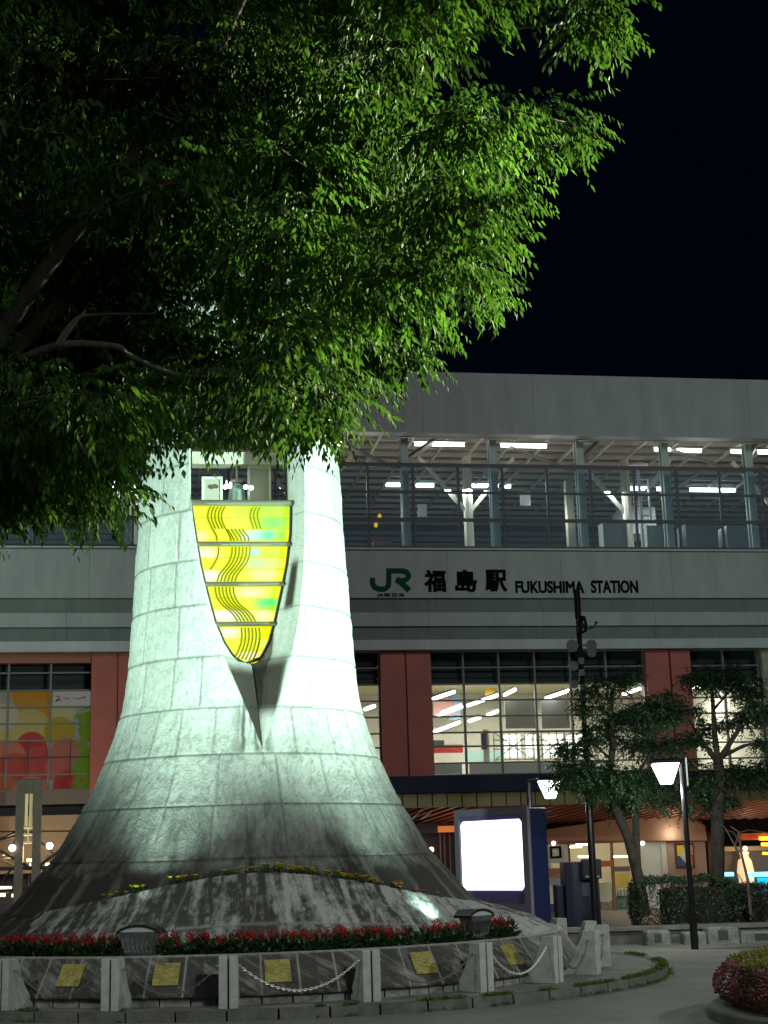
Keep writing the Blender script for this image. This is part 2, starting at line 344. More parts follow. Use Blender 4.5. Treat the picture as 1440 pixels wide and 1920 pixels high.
    return np.concatenate(Vs), np.concatenate(Fs), np.concatenate(Cs)
V, Fc, Cc = shaft_mesh()
STONE = vcmat('rough_stone', .82, .9, 26, mottle=.16, mscale=16)
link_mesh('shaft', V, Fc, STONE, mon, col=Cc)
b = MB(); b.lathe([(.01, 9.93), (1.34, 9.93), (1.34, 9.84), (.01, 9.84)], 48); b.build('coping', mat('plain_stone', (.42, .42, .4), .8, noise=.3, bump=.5), mon)
# lintel that closes the opening above the bell
b = MB(); b.box(-.80, .80, -.93, .93, 7.75, 9.83); b.build('lintel', MATS['plain_stone'], mon)
# lower mound, its wavy lip and the sloping plinth wall
def lipz(a): # a: angle from the front (local frame), + to the right
    return .95+.50*np.exp(-(np.abs(a-.02)/.72)**1.8)-.12*sstep(.7, 2.0, -a)
def ringmesh(prof, n, fx, name, m, par, closed=True, a0=-math.pi, a1=math.pi):
    th = np.linspace(a0, a1, n); k = len(prof(0.)); V = np.zeros((k, n, 3)); C = np.zeros((k, n, 3))
    P = np.array([prof(t) for t in th])              # n,k,2 (r,z)
    r = P[:, :, 0].T; z = P[:, :, 1].T; tt = np.repeat(th[None], k, 0)
    d, C = fx(tt, r, z); r = r+d[0]; z = z+d[1]
    V = np.stack([r*np.sin(tt), -r*np.cos(tt), z], -1); ii = (np.arange(k-1)[:, None]*n+np.arange(n-1)[None]).ravel(); q = np.stack([ii, ii+1, ii+n+1, ii+n], 1)
    return link_mesh(name, V.reshape(-1, 3), q, m, par, col=C.reshape(-1, 3))
MCO = [0, .28, .56, .84, 1.01]
MVJ = []
for i in range(4):
    a = -math.pi; js = []
    while a < math.pi: js.append(a); a += random.uniform(.10, .19)
    MVJ.append(np.array(js))
MVJ[1] = MVJ[0]; MVJ[3] = MVJ[2]
def mound_prof(t):
    zl = float(lipz(t)); s = np.linspace(0, 1, 72); wv = float(sstep(.75, 1.25, t)*sstep(2.9, 2.2, t)); r = 4.0+.29*wv-(.85+.24*wv)*s; z = .47+(zl-.47)*((1-wv)*(s*.75+.25*s**1.6)+wv*s**.5)
    P = list(zip(r, z)); P += [(3.12, zl-.005), (3.05, zl-.02), (2.98, zl-.10), (2.95, zl-.35)]
    return P
def mound_fx(tt, r, z):
    s = np.clip((4.0+.29*sstep(.75, 1.25, tt)*sstep(2.9, 2.2, tt)-r)/(.85+.24*sstep(.75, 1.25, tt)*sstep(2.9, 2.2, tt)), 0, 1); d, tone, joint, dv, dz = stone_fx(tt+.25*(s-.5)*np.sign(tt)*.35, s, r*1.0, [0, .47, 1.02], [MVJ[0], MVJ[2]], amp=.028)
    X = np.stack([r*np.sin(tt), r*np.cos(tt), z], -1).reshape(-1, 3)
    st = fbm(X*[2.1, 2.1, 2.1], 4, .6).reshape(z.shape); st2 = fbm(np.stack([tt*45, s*2.2, s*0], -1).reshape(-1, 3)+3, 4, .72).reshape(z.shape)
    right = sstep(.15, .8, tt)
    fine = fbm(X*[13, 13, 13], 4, .7).reshape(z.shape); dd = np.clip(.74+(st-.5)*1.6+(st2-.5)*3.0+(fine-.5)*2.2-.40*right-.4*(tone > .8), 0, 1)
    dd = dd*(1-.6*(1-sstep(0, .03, np.minimum(dv, dz*1.0)))*(s < 1)*(st2 > .45))
    c = np.array([.42, .43, .41])*(1-dd[..., None])*(.8+.3*tone[..., None])+np.array([.06, .06, .055])*dd[..., None]
    c *= (1-.45*(1-sstep(.0, .012, joint))*(s < 1))[..., None]
    return (d*.6, d*.9), c
ringmesh(mound_prof, 1500, mound_fx, 'mound', STONE, mon)
SL = .39   # slab pitch of the plinth in radians / slabs
def wall_fx(tt, r, z):
    dv = np.abs((tt/.092+.5) % 1-.5)*.092*r; slab = np.floor(tt/.092+.5)
    tone = np.abs(np.modf(np.sin(slab*12.9)*437.5)[0]); X = np.stack([r*np.sin(tt), r*np.cos(tt), z], -1).reshape(-1, 3)
    st = fbm(X*[3, 3, 3]+slab.reshape(-1, 1)*2, 4, .6).reshape(z.shape); st2 = fbm(np.stack([tt*60+z*22, z*6, z*0], -1).reshape(-1, 3)+3, 4, .7).reshape(z.shape)
    pale = 1-sstep(.004, .016, dv); dd = np.clip(.9+(st-.5)*1.8+(st2-.5)*2.0-.35*(tone > .75), 0, 1)*(1-.85*pale)
    top = sstep(.585, .605, z); dd = dd*(1-.8*top)
    c = np.array([.34, .34, .32])*(1-dd[..., None])*(.8+.3*tone[..., None])+np.array([.055, .054, .05])*dd[..., None]
    d = (fbm(X*9, 3).reshape(z.shape)-.5)*.012+pale*.006
    return (d, d*0), c
def wall_prof(t):
    P = [(4.0, .43), (4.18, .45), (4.19, .605), (4.31, .615)]+[(4.32+.26*s, .605-.38*s) for s in np.linspace(0, 1, 40)]+[(4.59, .19), (4.46, .18), (4.46, .10)]
    return P
ringmesh(wall_prof, 2400, wall_fx, 'plinth', vcmat('dark_slab', .6, .5, 40, mottle=.3, mscale=14), mon)
# little footing stones under the plinth
b = MB(); random.seed(3); a = -math.pi
while a < math.pi:
    wd = random.uniform(.03, .075)
    b.prism([(4.43, a+.002), (4.54, a+.002), (4.54, a+wd-.002), (4.43, a+wd-.002)], lambda r, t: (r*math.sin(t), -r*math.cos(t), .09), lambda r, t: (r*math.sin(t), -r*math.cos(t), .178)); a += wd
b.build('footing_stones', mat('footing', (.3, .3, .27), .85, noise=.5, nscale=6, bump=.6), mon)
# soil of the flower ring
b = MB(); b.lathe([(3.95, .47), (4.20, .53)], 96); b.build('flower_bed_soil', mat('soil', (.035, .028, .02), .95, noise=.5, nscale=30, bump=1, bscale=50), mon)
# ledge soil behind the lip
V = []; F_ = []; n = 220
for k in range(n):
    a = -math.pi+2*math.pi*k/n; zl = float(lipz(a))
    for r_ in (2.7, 3.0): V.append((r_*math.sin(a), -r_*math.cos(a), zl-.09))
for k in range(n): F_.append((2*k, 2*k+1, (2*k+3) % (2*n), (2*k+2) % (2*n)))
link_mesh('ledge_soil', V, F_, MATS['soil'], mon)
# brass plaques and dark vents on the plinth
PT = -PHN
brass = mat('brass', (.36, .32, .09), .45, .25, noise=.5, nscale=9, bump=.8, bscale=30)
def wallpt(a, s, off): # point on the sloping face
    r_ = 4.32+.26*s+off*.8; z_ = .605-.38*s+off*.58; return (r_*math.sin(a), -r_*math.cos(a), z_)
def wall_angle(px, py):
    best = None
    for a in np.arange(-1.6, 1.9, .002):
        p = wallpt(a, .5, 0); wp = AX+NT*p[0]-NN*p[1]+np.array([0, 0, p[2]]); dv_ = wp-CP; x = 720+FPX*(dv_@_r2)/(dv_@_f); 
        if best is None or abs(x-px) < best[0]: best = (abs(x-px), a)
    return best[1]
def wall_patch(px, hw, s0, s1, th, name, m, lab=None):
    a = wall_angle(px, 0); b = MB(); P = [(-hw, s0), (hw, s0), (hw, s1), (-hw, s1)]
    b.prism(P, lambda x, s: wallpt(a+x/4.45, s, .004), lambda x, s: wallpt(a+x/4.45, s, .004+th)); o = b.build(name, m, mon)
    return o
for px in (133, 312, 521, 793, 958): wall_patch(px, .14, .2, .78, .018, 'plaque', brass)
vent = mat('vent_dark', (.01, .01, .01), .9)
for px in (392, 664, 878): wall_patch(px, .13, .52, 1.12, .012, 'vent', vent)
# glass panel
def zg(zx, zy, q): return mloc(340+zx/5.82, 930+zy/5.82, q)
nz, nx = 150, 110; zs = np.linspace(4.205, 6.42, nz); V = []; C = []
blobs = [(250, 640, 130, 60, (1, 1, .75)), (300, 880, 120, 60, (1, 1, .9)), (460, 1250, 190, 150, (1, 1, .85)), (520, 1480, 110, 60, (1, 1, .7)), (820, 430, 70, 35, (.45, 1, 1)), (720, 440, 60, 35, (.7, 1, .95)), (950, 430, 90, 40, (.1, 1, .55)), (1080, 430, 60, 50, (.3, 1, .05)),
         (1000, 290, 150, 55, (.25, .95, .12)), (980, 620, 150, 50, (.7, .95, .0)), (1000, 740, 90, 40, (.75, 1, .2)), (960, 1060, 120, 45, (.75, .95, .0)), (1080, 170, 120, 60, (.62, 1, 0)), (640, 160, 80, 60, (.7, 1, 0)), (950, 1165, 140, 60, (.05, 1, .2)), (980, 1225, 80, 22, (.35, .95, 0)), (800, 620, 60, 50, (.5, 1, .7)), (820, 740, 120, 40, (.6, 1, .4)), (750, 1700, 110, 60, (1, 1, .55)), (900, 1300, 120, 60, (1, 1, .45)), (750, 1060, 150, 40, (1, 1, .5)), (200, 440, 90, 40, (1, 1, .4)), (900, 850, 150, 50, (1, .97, .35)), (900, 1560, 60, 80, (.85, 1, .2))]
for z in zs:
    a, c_ = float(gL(z)), float(gR(z))
    for i in range(nx):
        s = a+(c_-a)*i/(nx-1); V.append((s, -QG, z))
V = np.array(V)
W3 = AX+V[:, :1]*NT-V[:, 1:2]*NN+V[:, 2:]*[0, 0, 1]; dv_ = W3-CP; px = 720+FPX*(dv_@_r2)/(dv_@_f); py = 960-FPX*(dv_@_u2)/(dv_@_f); zx = (px-340)*5.82; zy = (py-930)*5.82
C = np.ones((len(V), 3))*[.90, .92, .0]; C[:, 0] -= .55*sstep(480, 1150, zx)*sstep(480, 100, zy)
rows = [115, 238, 358, 490, 550, 676, 800, 935, 990, 1115, 1240, 1375, 1435, 1560, 1690, 1810]
for (bx, by, sx, sy, cc) in blobs:
    k = np.exp(-(((zx-bx)/sx)**2+((zy-by)/(sy*1.6))**2)**1.3)[:, None]; lo = max([r for r in rows if r <= by]+[0]); hi = min([r for r in rows if r > by]+[2000]); k = k*(sstep(lo-3, lo+4, zy)*sstep(hi+3, hi-4, zy))[:, None]; C = C*(1-k)+np.array(cc)*k
ln = np.min(np.abs(zy[:, None]-np.array(rows)[None]), 1); C *= (1-.22*np.exp(-(ln/5)**2))[:, None]; C[:, 2] *= (1-.5*np.exp(-(ln/22)**2))
ii = (np.arange(nz-1)[:, None]*nx+np.arange(nx-1)[None]).ravel(); q = np.stack([ii, ii+1, ii+nx+1, ii+nx], 1)
glass = link_mesh('glass_panel', V, q, vcmat('lit_glass', .6, emit=1.05), mon, col=np.clip(C, 0, 1))
lead = mat('lead_line', (.10, .11, .0), .5)
def curve(pts, n=18):
    pts = [np.array(p, float) for p in pts]; P = [2*pts[0]-pts[1]]+pts+[2*pts[-1]-pts[-2]]; out = []
    for i in range(1, len(P)-2):
        for t in np.linspace(0, 1, 5)[:-1]:
            out.append(.5*((2*P[i])+(-P[i-1]+P[i+1])*t+(2*P[i-1]-5*P[i]+4*P[i+1]-P[i+2])*t*t+(-P[i-1]+3*P[i]-3*P[i+1]+P[i+2])*t**3))
    out.append(pts[-1]); return out
LC = []
c0 = [(322, 116), (297, 165), (290, 235), (312, 300), (345, 368), (380, 430), (392, 488)]; c4 = [(475, 116), (450, 165), (438, 235), (460, 310), (500, 385), (530, 440), (545, 488)]
LC += [c0, c4]+[[(x+k*38.5, y) for x, y in [(322, 116), (297, 165), (290, 235), (305, 290), (335, 356)]] for k in (1, 2, 3)]
LC += [[(505+k*40, 362), (535+k*41, 410), (560+k*43, 450), (578+k*39, 488)] for k in range(5)]
LC += [[(782+k, 122), (755+k, 180), (757+k, 250), (790+k, 358)] for k in (0, 38, 78)]
LC += [[(408, 556), (402, 640), (370, 720), (318, 800)]]
LC += [[(x+k*39, y) for x, y in [(555, 556), (550, 640), (520, 720), (462, 800), (415, 860), (392, 930)]] for k in range(6)]
LC += [[(x+k*39, y) for x, y in [(372, 994), (378, 1060), (405, 1130), (450, 1190), (520, 1245), (572, 1300), (615, 1368)]] for k in range(6)]
LC += [[(x+k*39, y+k*e) for x, y, e in [(655, 1438, 0), (662, 1530, 0), (650, 1610, 1), (622, 1690, 4), (582, 1765, 7)]] for k in range(6)]
b = MB()
for c in LC: b.tube([zg(x, y, QG+.012) for x, y in curve(c)], .0105, 5)
b.build('lead_lines', lead, glass)
bar = mat('bar_metal', (.30, .30, .22), .35, .8)
for i, (y, xl, xr, rd) in enumerate([(944, 357, 548, .042), (1021, 369, 542, .032), (1096, 384, 531, .032), (1171, 403, 514, .032)]):
    b = MB(); p0, p1 = mloc(xl, y, QG+.05), mloc(xr, y-2, QG+.05); zc = (p0[2]+p1[2])/2
    b.tube([(float(gL(min(zc, 6.41)))-.01, p0[1], zc), (float(gR(min(zc, 6.41)))+.01, p0[1], zc)], rd, 12); b.build('cross_bar', bar, glass, smooth=False)
b = MB(); zl_ = np.linspace(6.42, 4.2, 30); pts = [(float(gL(z)), -QG-.015, z) for z in zl_]+[(float(gR(z)), -QG-.015, z) for z in zl_[::-1]][1:]
b.tube(pts, .022, 6); b.build('frame', mat('frame_dark', (.05, .05, .035), .4, .6), glass)
# things inside the opening
b = MB(); b.box(-.72, .62, -.35, -.1, 7.18, 7.36); b.build('bell_beam', mat('beam_beige', (.42, .40, .34), .7, noise=.2), mon)
for (x0, x1, z0, z1) in ((-.56, -.30, 6.62, 7.0), (.10, .40, 6.66, 7.16)):
    b = MB(); b.box(x0, x1, -.22, -.12, z0, z1); o = b.build('louvre_box', mat('box_beige', (.3, .29, .25), .6), mon)
    b = MB()
    for (a0, a1, c0_, c1_) in ((x0-.02, x0+.015, z0-.02, z1+.02), (x1-.015, x1+.02, z0-.02, z1+.02)): b.box(a0, a1, -.235, -.205, c0_, c1_)
    b.box(x0+.017, x1-.017, -.235, -.205, z0-.02, z0+.015); b.box(x0+.017, x1-.017, -.235, -.205, z1-.015, z1+.02); b.build('rim', mat('pale_metal', (.6, .62, .6), .4, .3), o)
bm_ = mat('bronze', (.22, .30, .26), .45, .5, noise=.4, nscale=6)
bell = thing('bell', 'small green-bronze bell hanging in the tower opening above the glass panel', 'bell', tuple(AX+NT*-.075+NN*.22+np.array([0, 0, 6.52])), PHN)
b = MB(); b.lathe([(.205, 0), (.215, .012), (.185, .05), (.15, .11), (.125, .2), (.115, .3), (.10, .36), (.06, .4), (.01, .41)], 32); b.lathe([(.19, .0), (.165, .06), (.13, .12), (.1, .3), (.01, .36)], 32); b.build('bell_body', bm_, bell, smooth=True)
b = MB(); b.tube([(0, 0, .3), (0, 0, .0)], .012, 8); b.sphere((0, 0, -.02), .035, 8); b.build('clapper', MATS['bar_metal'], bell, smooth=True)
b = MB(); b.tube([(0, 0, .4), (0, 0, .665)], .02, 8); b.box(-.08, .08, -.04, .04, .41, .45); b.build('hanger', MATS['bar_metal'], bell)
wl = emat('lamp_white', (.9, 1, .95), 6)
for (dx, dz) in ((-.17, .30), (-.11, .31), (.12, .30), (.2, .29)):
    p = AX+NT*(-.075+dx)+NN*.42+np.array([0, 0, 6.52+dz]); o = MB().sphere((0, 0, 0), .034, 8).build('lamp_globe', wl, None, loc=tuple(p), smooth=True)
    tag(o, 'tiny white lamp glowing beside the bell in the tower opening', 'lamp', 'small white lamps clustered round the bell')
# ------------------------------------------------------------------ floodlights and the light they give
fl_body = mat('silver_housing', (.26, .275, .275), .3, .8, noise=.35, nscale=12, bump=.6, bscale=18); blk = mat('black_metal', (.015, .015, .015), .45, .3)
def floodlight(px, py, Y, name, label, w_, h_, mirror):
    p = atY(px, py, Y); to = AX-p; rz_ = math.atan2(to[1], to[0])-math.pi/2     # local +y points at the tower
    t = thing(name, label, 'floodlight', (p[0], p[1], .47), rz_); hh = p[2]-.47
    b = MB(); b.box(-.03, .03, -.02, .02, 0, hh-.08); b.box(-w_/2-.035, -w_/2-.012, -.015, .015, hh-.1, hh+h_*.5); b.box(w_/2+.012, w_/2+.035, -.015, .015, hh-.1, hh+h_*.5); b.box(-w_/2-.035, w_/2+.035, -.015, .015, hh-.122, hh-.1); b.build('bracket', fl_body, t)
    w2 = w_*.36; D_ = .17                                             # trapezoid housing: narrow foot, wide top, facing the tower
    V = [(-w2, -.05, hh-.07), (w2, -.05, hh-.07), (w2, .05, hh-.07), (-w2, .05, hh-.07), (-w_/2, -D_*.62, hh+h_*.72), (w_/2, -D_*.62, hh+h_*.72), (w_/2, D_*.62, hh+h_*.72), (-w_/2, D_*.62, hh+h_*.72)]
    b = MB(); b.add(V, [(0, 3, 2, 1), (4, 5, 6, 7), (0, 1, 5, 4), (1, 2, 6, 5), (2, 3, 7, 6), (3, 0, 4, 7)]); b.build('housing', fl_body, t)
    b = MB()
    for k in range(7): f = k/6-.5; b.add([(f*w2*1.6-.02, -.062, hh-.02), (f*w2*1.6+.022, -.062, hh-.02), (f*w_*.82+.03, -D_*.52, hh+h_*.55), (f*w_*.82-.02, -D_*.47-.03, hh+h_*.5)], [(0, 1, 2, 3)])
    b.build('reflector_facets', mat('facet', (.4, .42, .42), .2, .9), t)
    b = MB(); n_ = 12; arc = [(-w_/2-.03+(w_+.06)*k/n_, h_*.74+.075*math.sin(math.pi*k/n_)**.6) for k in range(n_+1)]; poly = arc+[(x*.97, z-.028) for x, z in arc[::-1]]
    b.prism(poly, lambda x, z: (x, -D_*.66, z+hh), lambda x, z: (x, D_*.9, z+hh)); b.build('visor', blk, t)
    b = MB(); n_ = 12; arc = [(-w_/2+.005+(w_-.01)*k/n_, h_*.725+.06*math.sin(math.pi*k/n_)**.6) for k in range(n_+1)]; b.prism(arc+[(w_/2-.01, h_*.722), (-w_/2+.01, h_*.722)], lambda x, z: (x, -D_*.60, z+hh), lambda x, z: (x, D_*.6, z+hh)); b.build('reflector_crown', mat('crown_pale', (.62, .64, .64), .35, .5), t)
    b = MB(); b.prism([(D_*.32, hh+.02), (D_*.64, hh+h_*.66), (D_*.66, hh+h_*.66), (D_*.34, hh+.02)], lambda y, z: (-w2, y+.03, z), lambda y, z: (w2, y+.03, z)); b.build('lens', emat('flood_lens', (.8, 1, .88), 6), t)
    return t
floodlight(263, 1790, 17.0, 'floodlight', 'silver box floodlight with black visor in the left part of the red flower bed', .42, .34, 1)
floodlight(893, 1752, 18.15, 'floodlight', 'silver floodlight with slanted black hood right of the red flowers', .38, .30, -1)
mint = (.64, 1, .83)
lamp('floodlight_beam', 'SPOT', 1000, mint, (-3.2, 17.2, .95), (-2.1, 21, 7.0), spot_size=R(74), spot_blend=1, shadow_soft_size=.09)
lamp('floodlight_beam', 'SPOT', 1100, mint, (.95, 18.35, .95), (-2.0, 21, 7.0), spot_size=R(76), spot_blend=1, shadow_soft_size=.09)
lamp('floodlight_spill', 'SPOT', 32, mint, (.55, 18.55, 1.0), (-.3, 19.2, .75), spot_size=R(100), spot_blend=1, shadow_soft_size=.07)
# ------------------------------------------------------------------ station building
TH = R(9.3); EX = np.array([math.cos(TH), math.sin(TH), 0]); EY = np.array([-math.sin(TH), math.cos(TH), 0]); BO = np.array([0, 42., 0])
def fx(px, py, y=0.):
    v = ray(px, py); k = ((BO+EY*y-CP)@EY)/(v@EY); p = CP+v*k; return float((p-BO)@EX), float(p[2])
def fw(x, y, z): return BO+EX*x+EY*y+np.array([0, 0, z])
st = thing('station_building', 'large grey railway station with lit platform level, red pillars and station name in black letters', 'station', tuple(BO), TH)
panel = mat('fascia_panel', (.39, .40, .40), .55, noise=.17, nscale=2.2, bump=.1, bscale=3, stretch=(1, 1, .22))
panel2 = mat('fascia_pale', (.47, .48, .48), .55, noise=.14, nscale=2, stretch=(1, 1, .3))
pdark = mat('fascia_dark', (.17, .195, .18), .6, noise=.2, nscale=2, stretch=(1, 1, .3))
steel = mat('grey_steel', (.46, .52, .50), .5, noise=.15, nscale=3); dsteel = mat('dark_steel', (.03, .035, .04), .45)
X0, X1 = -26, 24
def row(z0, z1, y0, y1, name, m, step=None, x0=X0, x1=X1, off=0):
    b = MB()
    if step is None: b.box(x0, x1, y0, y1, z0, z1)
    else:
        x = x0+off
        while x < x1: b.box(x, min(x+step-.007, x1), y0, y1, z0, z1); x += step
    return b.build(name, m, st)
row(13.74, 15.63, -.25, .12, 'roof_fascia', panel, 3.4)
row(13.76, 15.60, .125, .3, 'fascia_backing', pdark)
row(15.6, 15.75, .3, 22, 'roof', mat('roof_sheet', (.12, .12, .12), .7))
pass
# platform level
row(10.0, 10.24, .0, 22, 'platform_floor', mat('concrete', (.22, .22, .21), .8, noise=.2))
posts = [fx(x, 1000)[0] for x in (767, 944, 1104, 1262, 1425)]; dp = (posts[4]-posts[0])/4
pxs = sorted([posts[0]+dp*k for k in range(-8, 8)])
for x in pxs:
    b = MB(); b.box(x-.11, x+.11, .32, .40, 10.24, 13.72); b.box(x-.11, x+.11, .56, .64, 10.24, 13.72); b.box(x-.03, x+.03, .401, .559, 10.24, 13.72); b.build('steel_post', steel, st)
# glazing screens: panes with a blue-grey diffuse coat standing in for reflected haze
hazeglass = glassmat('screen_glass', (.80, .86, .90), .16, .03); g_ = hazeglass.node_tree; d_ = g_.nodes.new('ShaderNodeBsdfDiffuse'); d_.inputs[0].default_value = (.34, .40, .46, 1); x_ = [n for n in g_.nodes if n.type == 'MIX_SHADER'][0]; g_.links.new(d_.outputs[0], x_.inputs[2])
gx = sorted([fx(x, 950)[0] for x in (643, 690, 778, 862, 946, 1031, 1112, 1196, 1275, 1353, 1430)]); dx = (gx[-1]-gx[1])/9
gxs = [gx[1]+dx*k for k in range(-20, 20)]
b = MB()
for i, x in enumerate(gxs): b.box(x-.035, x+.035, -.06, .0, 10.3, 12.82)
for z, h in ((12.80, .06), (11.97, .04), (11.14, .055), (10.30, .06)): b.box(X0, X1, -.075, -.062, z-h, z+h)
b.build('platform_glazing_frame', dsteel, st)
b = MB(); b.box(X0, X1, -.02, -.012, 10.3, 12.8); b.build('platform_glazing', hazeglass, st)
row(10.24, 10.30, -.10, .2, 'sill', panel2)
# structure under the roof
rib = mat('deck_rib', (.34, .32, .28), .7); braces = mat('brace_steel', (.26, .27, .25), .6, noise=.2)
b = MB()
for k in range(26): y = 1.2+k*.8; z = 15.1-.035*k; b.box(X0, X1, y, y+.12, z-.12, z)
for k in range(46): x = X0+k*1.1; b.box(x, x+.07, 1.0, 21.5, 14.52, 14.60)
b.build('roof_purlins', rib, st)
row(15.15, 15.2, 1, 22, 'roof_underside', mat('deck', (.16, .15, .15), .8))
for x in pxs[::2]:
    b = MB(); b.tube([(x-.2, .5, 12.9), (x+1.5, 3.2, 14.5)], .10, 4); b.tube([(x-.3, .6, 12.9), (x-1.6, 3.2, 14.4)], .06, 4); b.build('brace', braces, st)
for x in pxs[1::2]:
    b = MB(); b.tube([(x+.1, 4.5, 10.3), (x+.1, 4.5, 14.3)], .16, 8); b.tube([(x+.1, 4.5, 12.4), (x+1.7, 4.5, 14.3)], .09, 4); b.tube([(x+.1, 4.5, 12.4), (x-1.5, 4.5, 14.3)], .09, 4); b.build('platform_column', mat('cream_paint', (.30, .28, .22), .6), st)
tube = emat('fluorescent', (1, .98, .9), 14); tubec = emat('fluorescent_cool', (.88, 1, .97), 11)
def tubes(rows, y, name, m, r=.045):
    for (x0, x1, yy) in rows:
        a = fx(x0, yy, y); c = fx(x1, yy, y); z = (a[1]+c[1])/2
        t = MB().tube([(a[0], y, z), (c[0], y, z)], r, 8).build('tube_lamp', m, st)
        MB().box(a[0]-.05, c[0]+.05, y-.06, y+.06, z+r+.004, z+r+.07).build('lamp_tray', steel, t)
        b = MB(); xm = (a[0]+c[0])/2; b.tube([(xm-.3, y, z+.1), (xm-.3, y, z+.9)], .012, 4); b.tube([(xm+.3, y, z+.1), (xm+.3, y, z+.9)], .012, 4); b.box(xm-.32, xm+.32, y-.011, y+.011, z+.08, z+.11); b.build('lamp_hanger', steel, t)
tubes([(778, 870, 833), (940, 1024, 836), (1228, 1256, 843), (1270, 1314, 845), (1372, 1410, 847), (1422, 1470, 848), (600, 640, 832)], 3, 'a', tube, .06)
tubes([(724, 760, 909), (780, 813, 910), (870, 934, 911), (947, 957, 912), (1170, 1212, 916), (1232, 1244, 917), (1294, 1378, 919), (420, 436, 905), (170, 240, 902), (20, 90, 900)], 9, 'b', tubec, .07)
# far side of the platform
b = MB()
for k in range(16): z = 10.4+k*.24; b.box(X0, X1, 15.0, 15.06, z, z+.15)
b.build('louvre_wall', mat('louvre_blue', (.10, .13, .17), .5), st)
row(10.24, 15.1, 15.2, 15.3, 'rear_wall', mat('night_wall', (.03, .035, .045), .8))
b = MB()
for z in (11.1, 11.75): b.tube([(X0, 8, z), (X1, 8, z)], .03, 6)
for k in range(34): x = X0+k*1.5; b.tube([(x, 8, 10.24), (x, 8, 11.75)], .025, 6)
b.build('platform_railing', mat('white_rail', (.6, .62, .6), .5), st)
def pbox(px0, px1, py0, py1, y, d, name, m):
    x0, z1 = fx(px0, py0, y); x1, _ = fx(px1, py0, y); _, z0 = fx(px0, py1, y); b = MB(); b.box(x0, x1, y, y+d, z0, z1); return b.build(name, m, st)
cab = mat('cabinet_grey', (.28, .29, .28), .6)
pbox(1130, 1175, 980, 1029, 2.2, .5, 'cabinet', cab); pbox(1212, 1255, 985, 1029, 2.6, .6, 'cabinet', cab); pbox(1285, 1345, 982, 1029, 2.4, .8, 'cabinet', mat('cabinet_blue', (.15, .17, .18), .5)); pbox(1362, 1412, 985, 1029, 2.4, .8, 'cabinet', MATS['cabinet_blue'])
pbox(1168, 1228, 950, 1000, 6, 1.2, 'stair_housing', cab); pbox(1060, 1074, 900, 1029, 3, .25, 'pipe_shaft', MATS['cream_paint'])
pbox(975, 994, 922, 947, 3.5, .05, 'hanging_sign', mat('sign_grey', (.5, .52, .5), .5)); pbox(783, 800, 945, 968, 3.5, .05, 'hanging_sign', MATS['sign_grey']); pbox(700, 735, 1014, 1026, 1.5, .3, 'bench', mat('bench_red', (.35, .12, .06), .6))
yel = emat('amber_sign', (1, .62, .02), 1.1)
for (px_, py_) in ((760, 941), (712, 968), (705, 984)):
    x, z = fx(px_, py_, 2.5); b = MB(); b.prism([(.10*math.cos(t)*(1 if px_ == 760 else .6), .15*math.sin(t)*(1 if px_ == 760 else .55)) for t in np.linspace(0, 6.2, 12)], lambda u, v: (x+u, 2.5, z+v), lambda u, v: (x+u, 2.54, z+v)); b.build('round_sign', yel, st)
# dome camera / round lamp seen through the glass near the right
x, z = fx(1196, 874, 1.2); b = MB(); b.lathe([(.01, .12), (.22, .08), (.32, 0), (.30, -.02), (.02, -.03)], 20, (x, 1.2, z)); b.tube([(x, 1.2, z), (x, 1.2, 10.3)], .05, 8); b.build('mast_lamp', mat('white_gloss', (.7, .72, .7), .3), st)
x = fx(1205, 900, 1.6)[0]; b = MB()
for dx_ in (-.14, .16): b.box(x+dx_, x+dx_+.05, 1.6, 1.66, 11.6, 12.9)
for k in range(5): b.box(x-.14, x+.21, 1.61, 1.65, 11.7+k*.25, 11.74+k*.25)
b.build('lift_ladder', MATS['white_gloss'], st)
x, z = fx(1190, 955, 2); b = MB()
for k in range(4): b.box(x-.07, x+.08, 2, 2.03, z+k*.09, z+k*.09+.04)
b.build('striped_flag', mat('flag_red', (.45, .08, .07), .7), st)
# name band
row(8.82, 10.2, -.12, .1, 'name_band', panel, 3.4, off=.6)
row(8.40, 8.815, -.02, .1, 'dark_stripe', pdark, 3.4); row(8.0, 8.395, -.12, .1, 'pale_stripe', panel, 3.4); row(7.58, 7.995, -.02, .1, 'dark_stripe', pdark, 3.4)
row(7.29, 7.575, -.34, .1, 'sill_band', panel2, 6.8)
for xx in (1294,): pass
row(7.28, 10.2, .102, .3, 'band_core', panel)
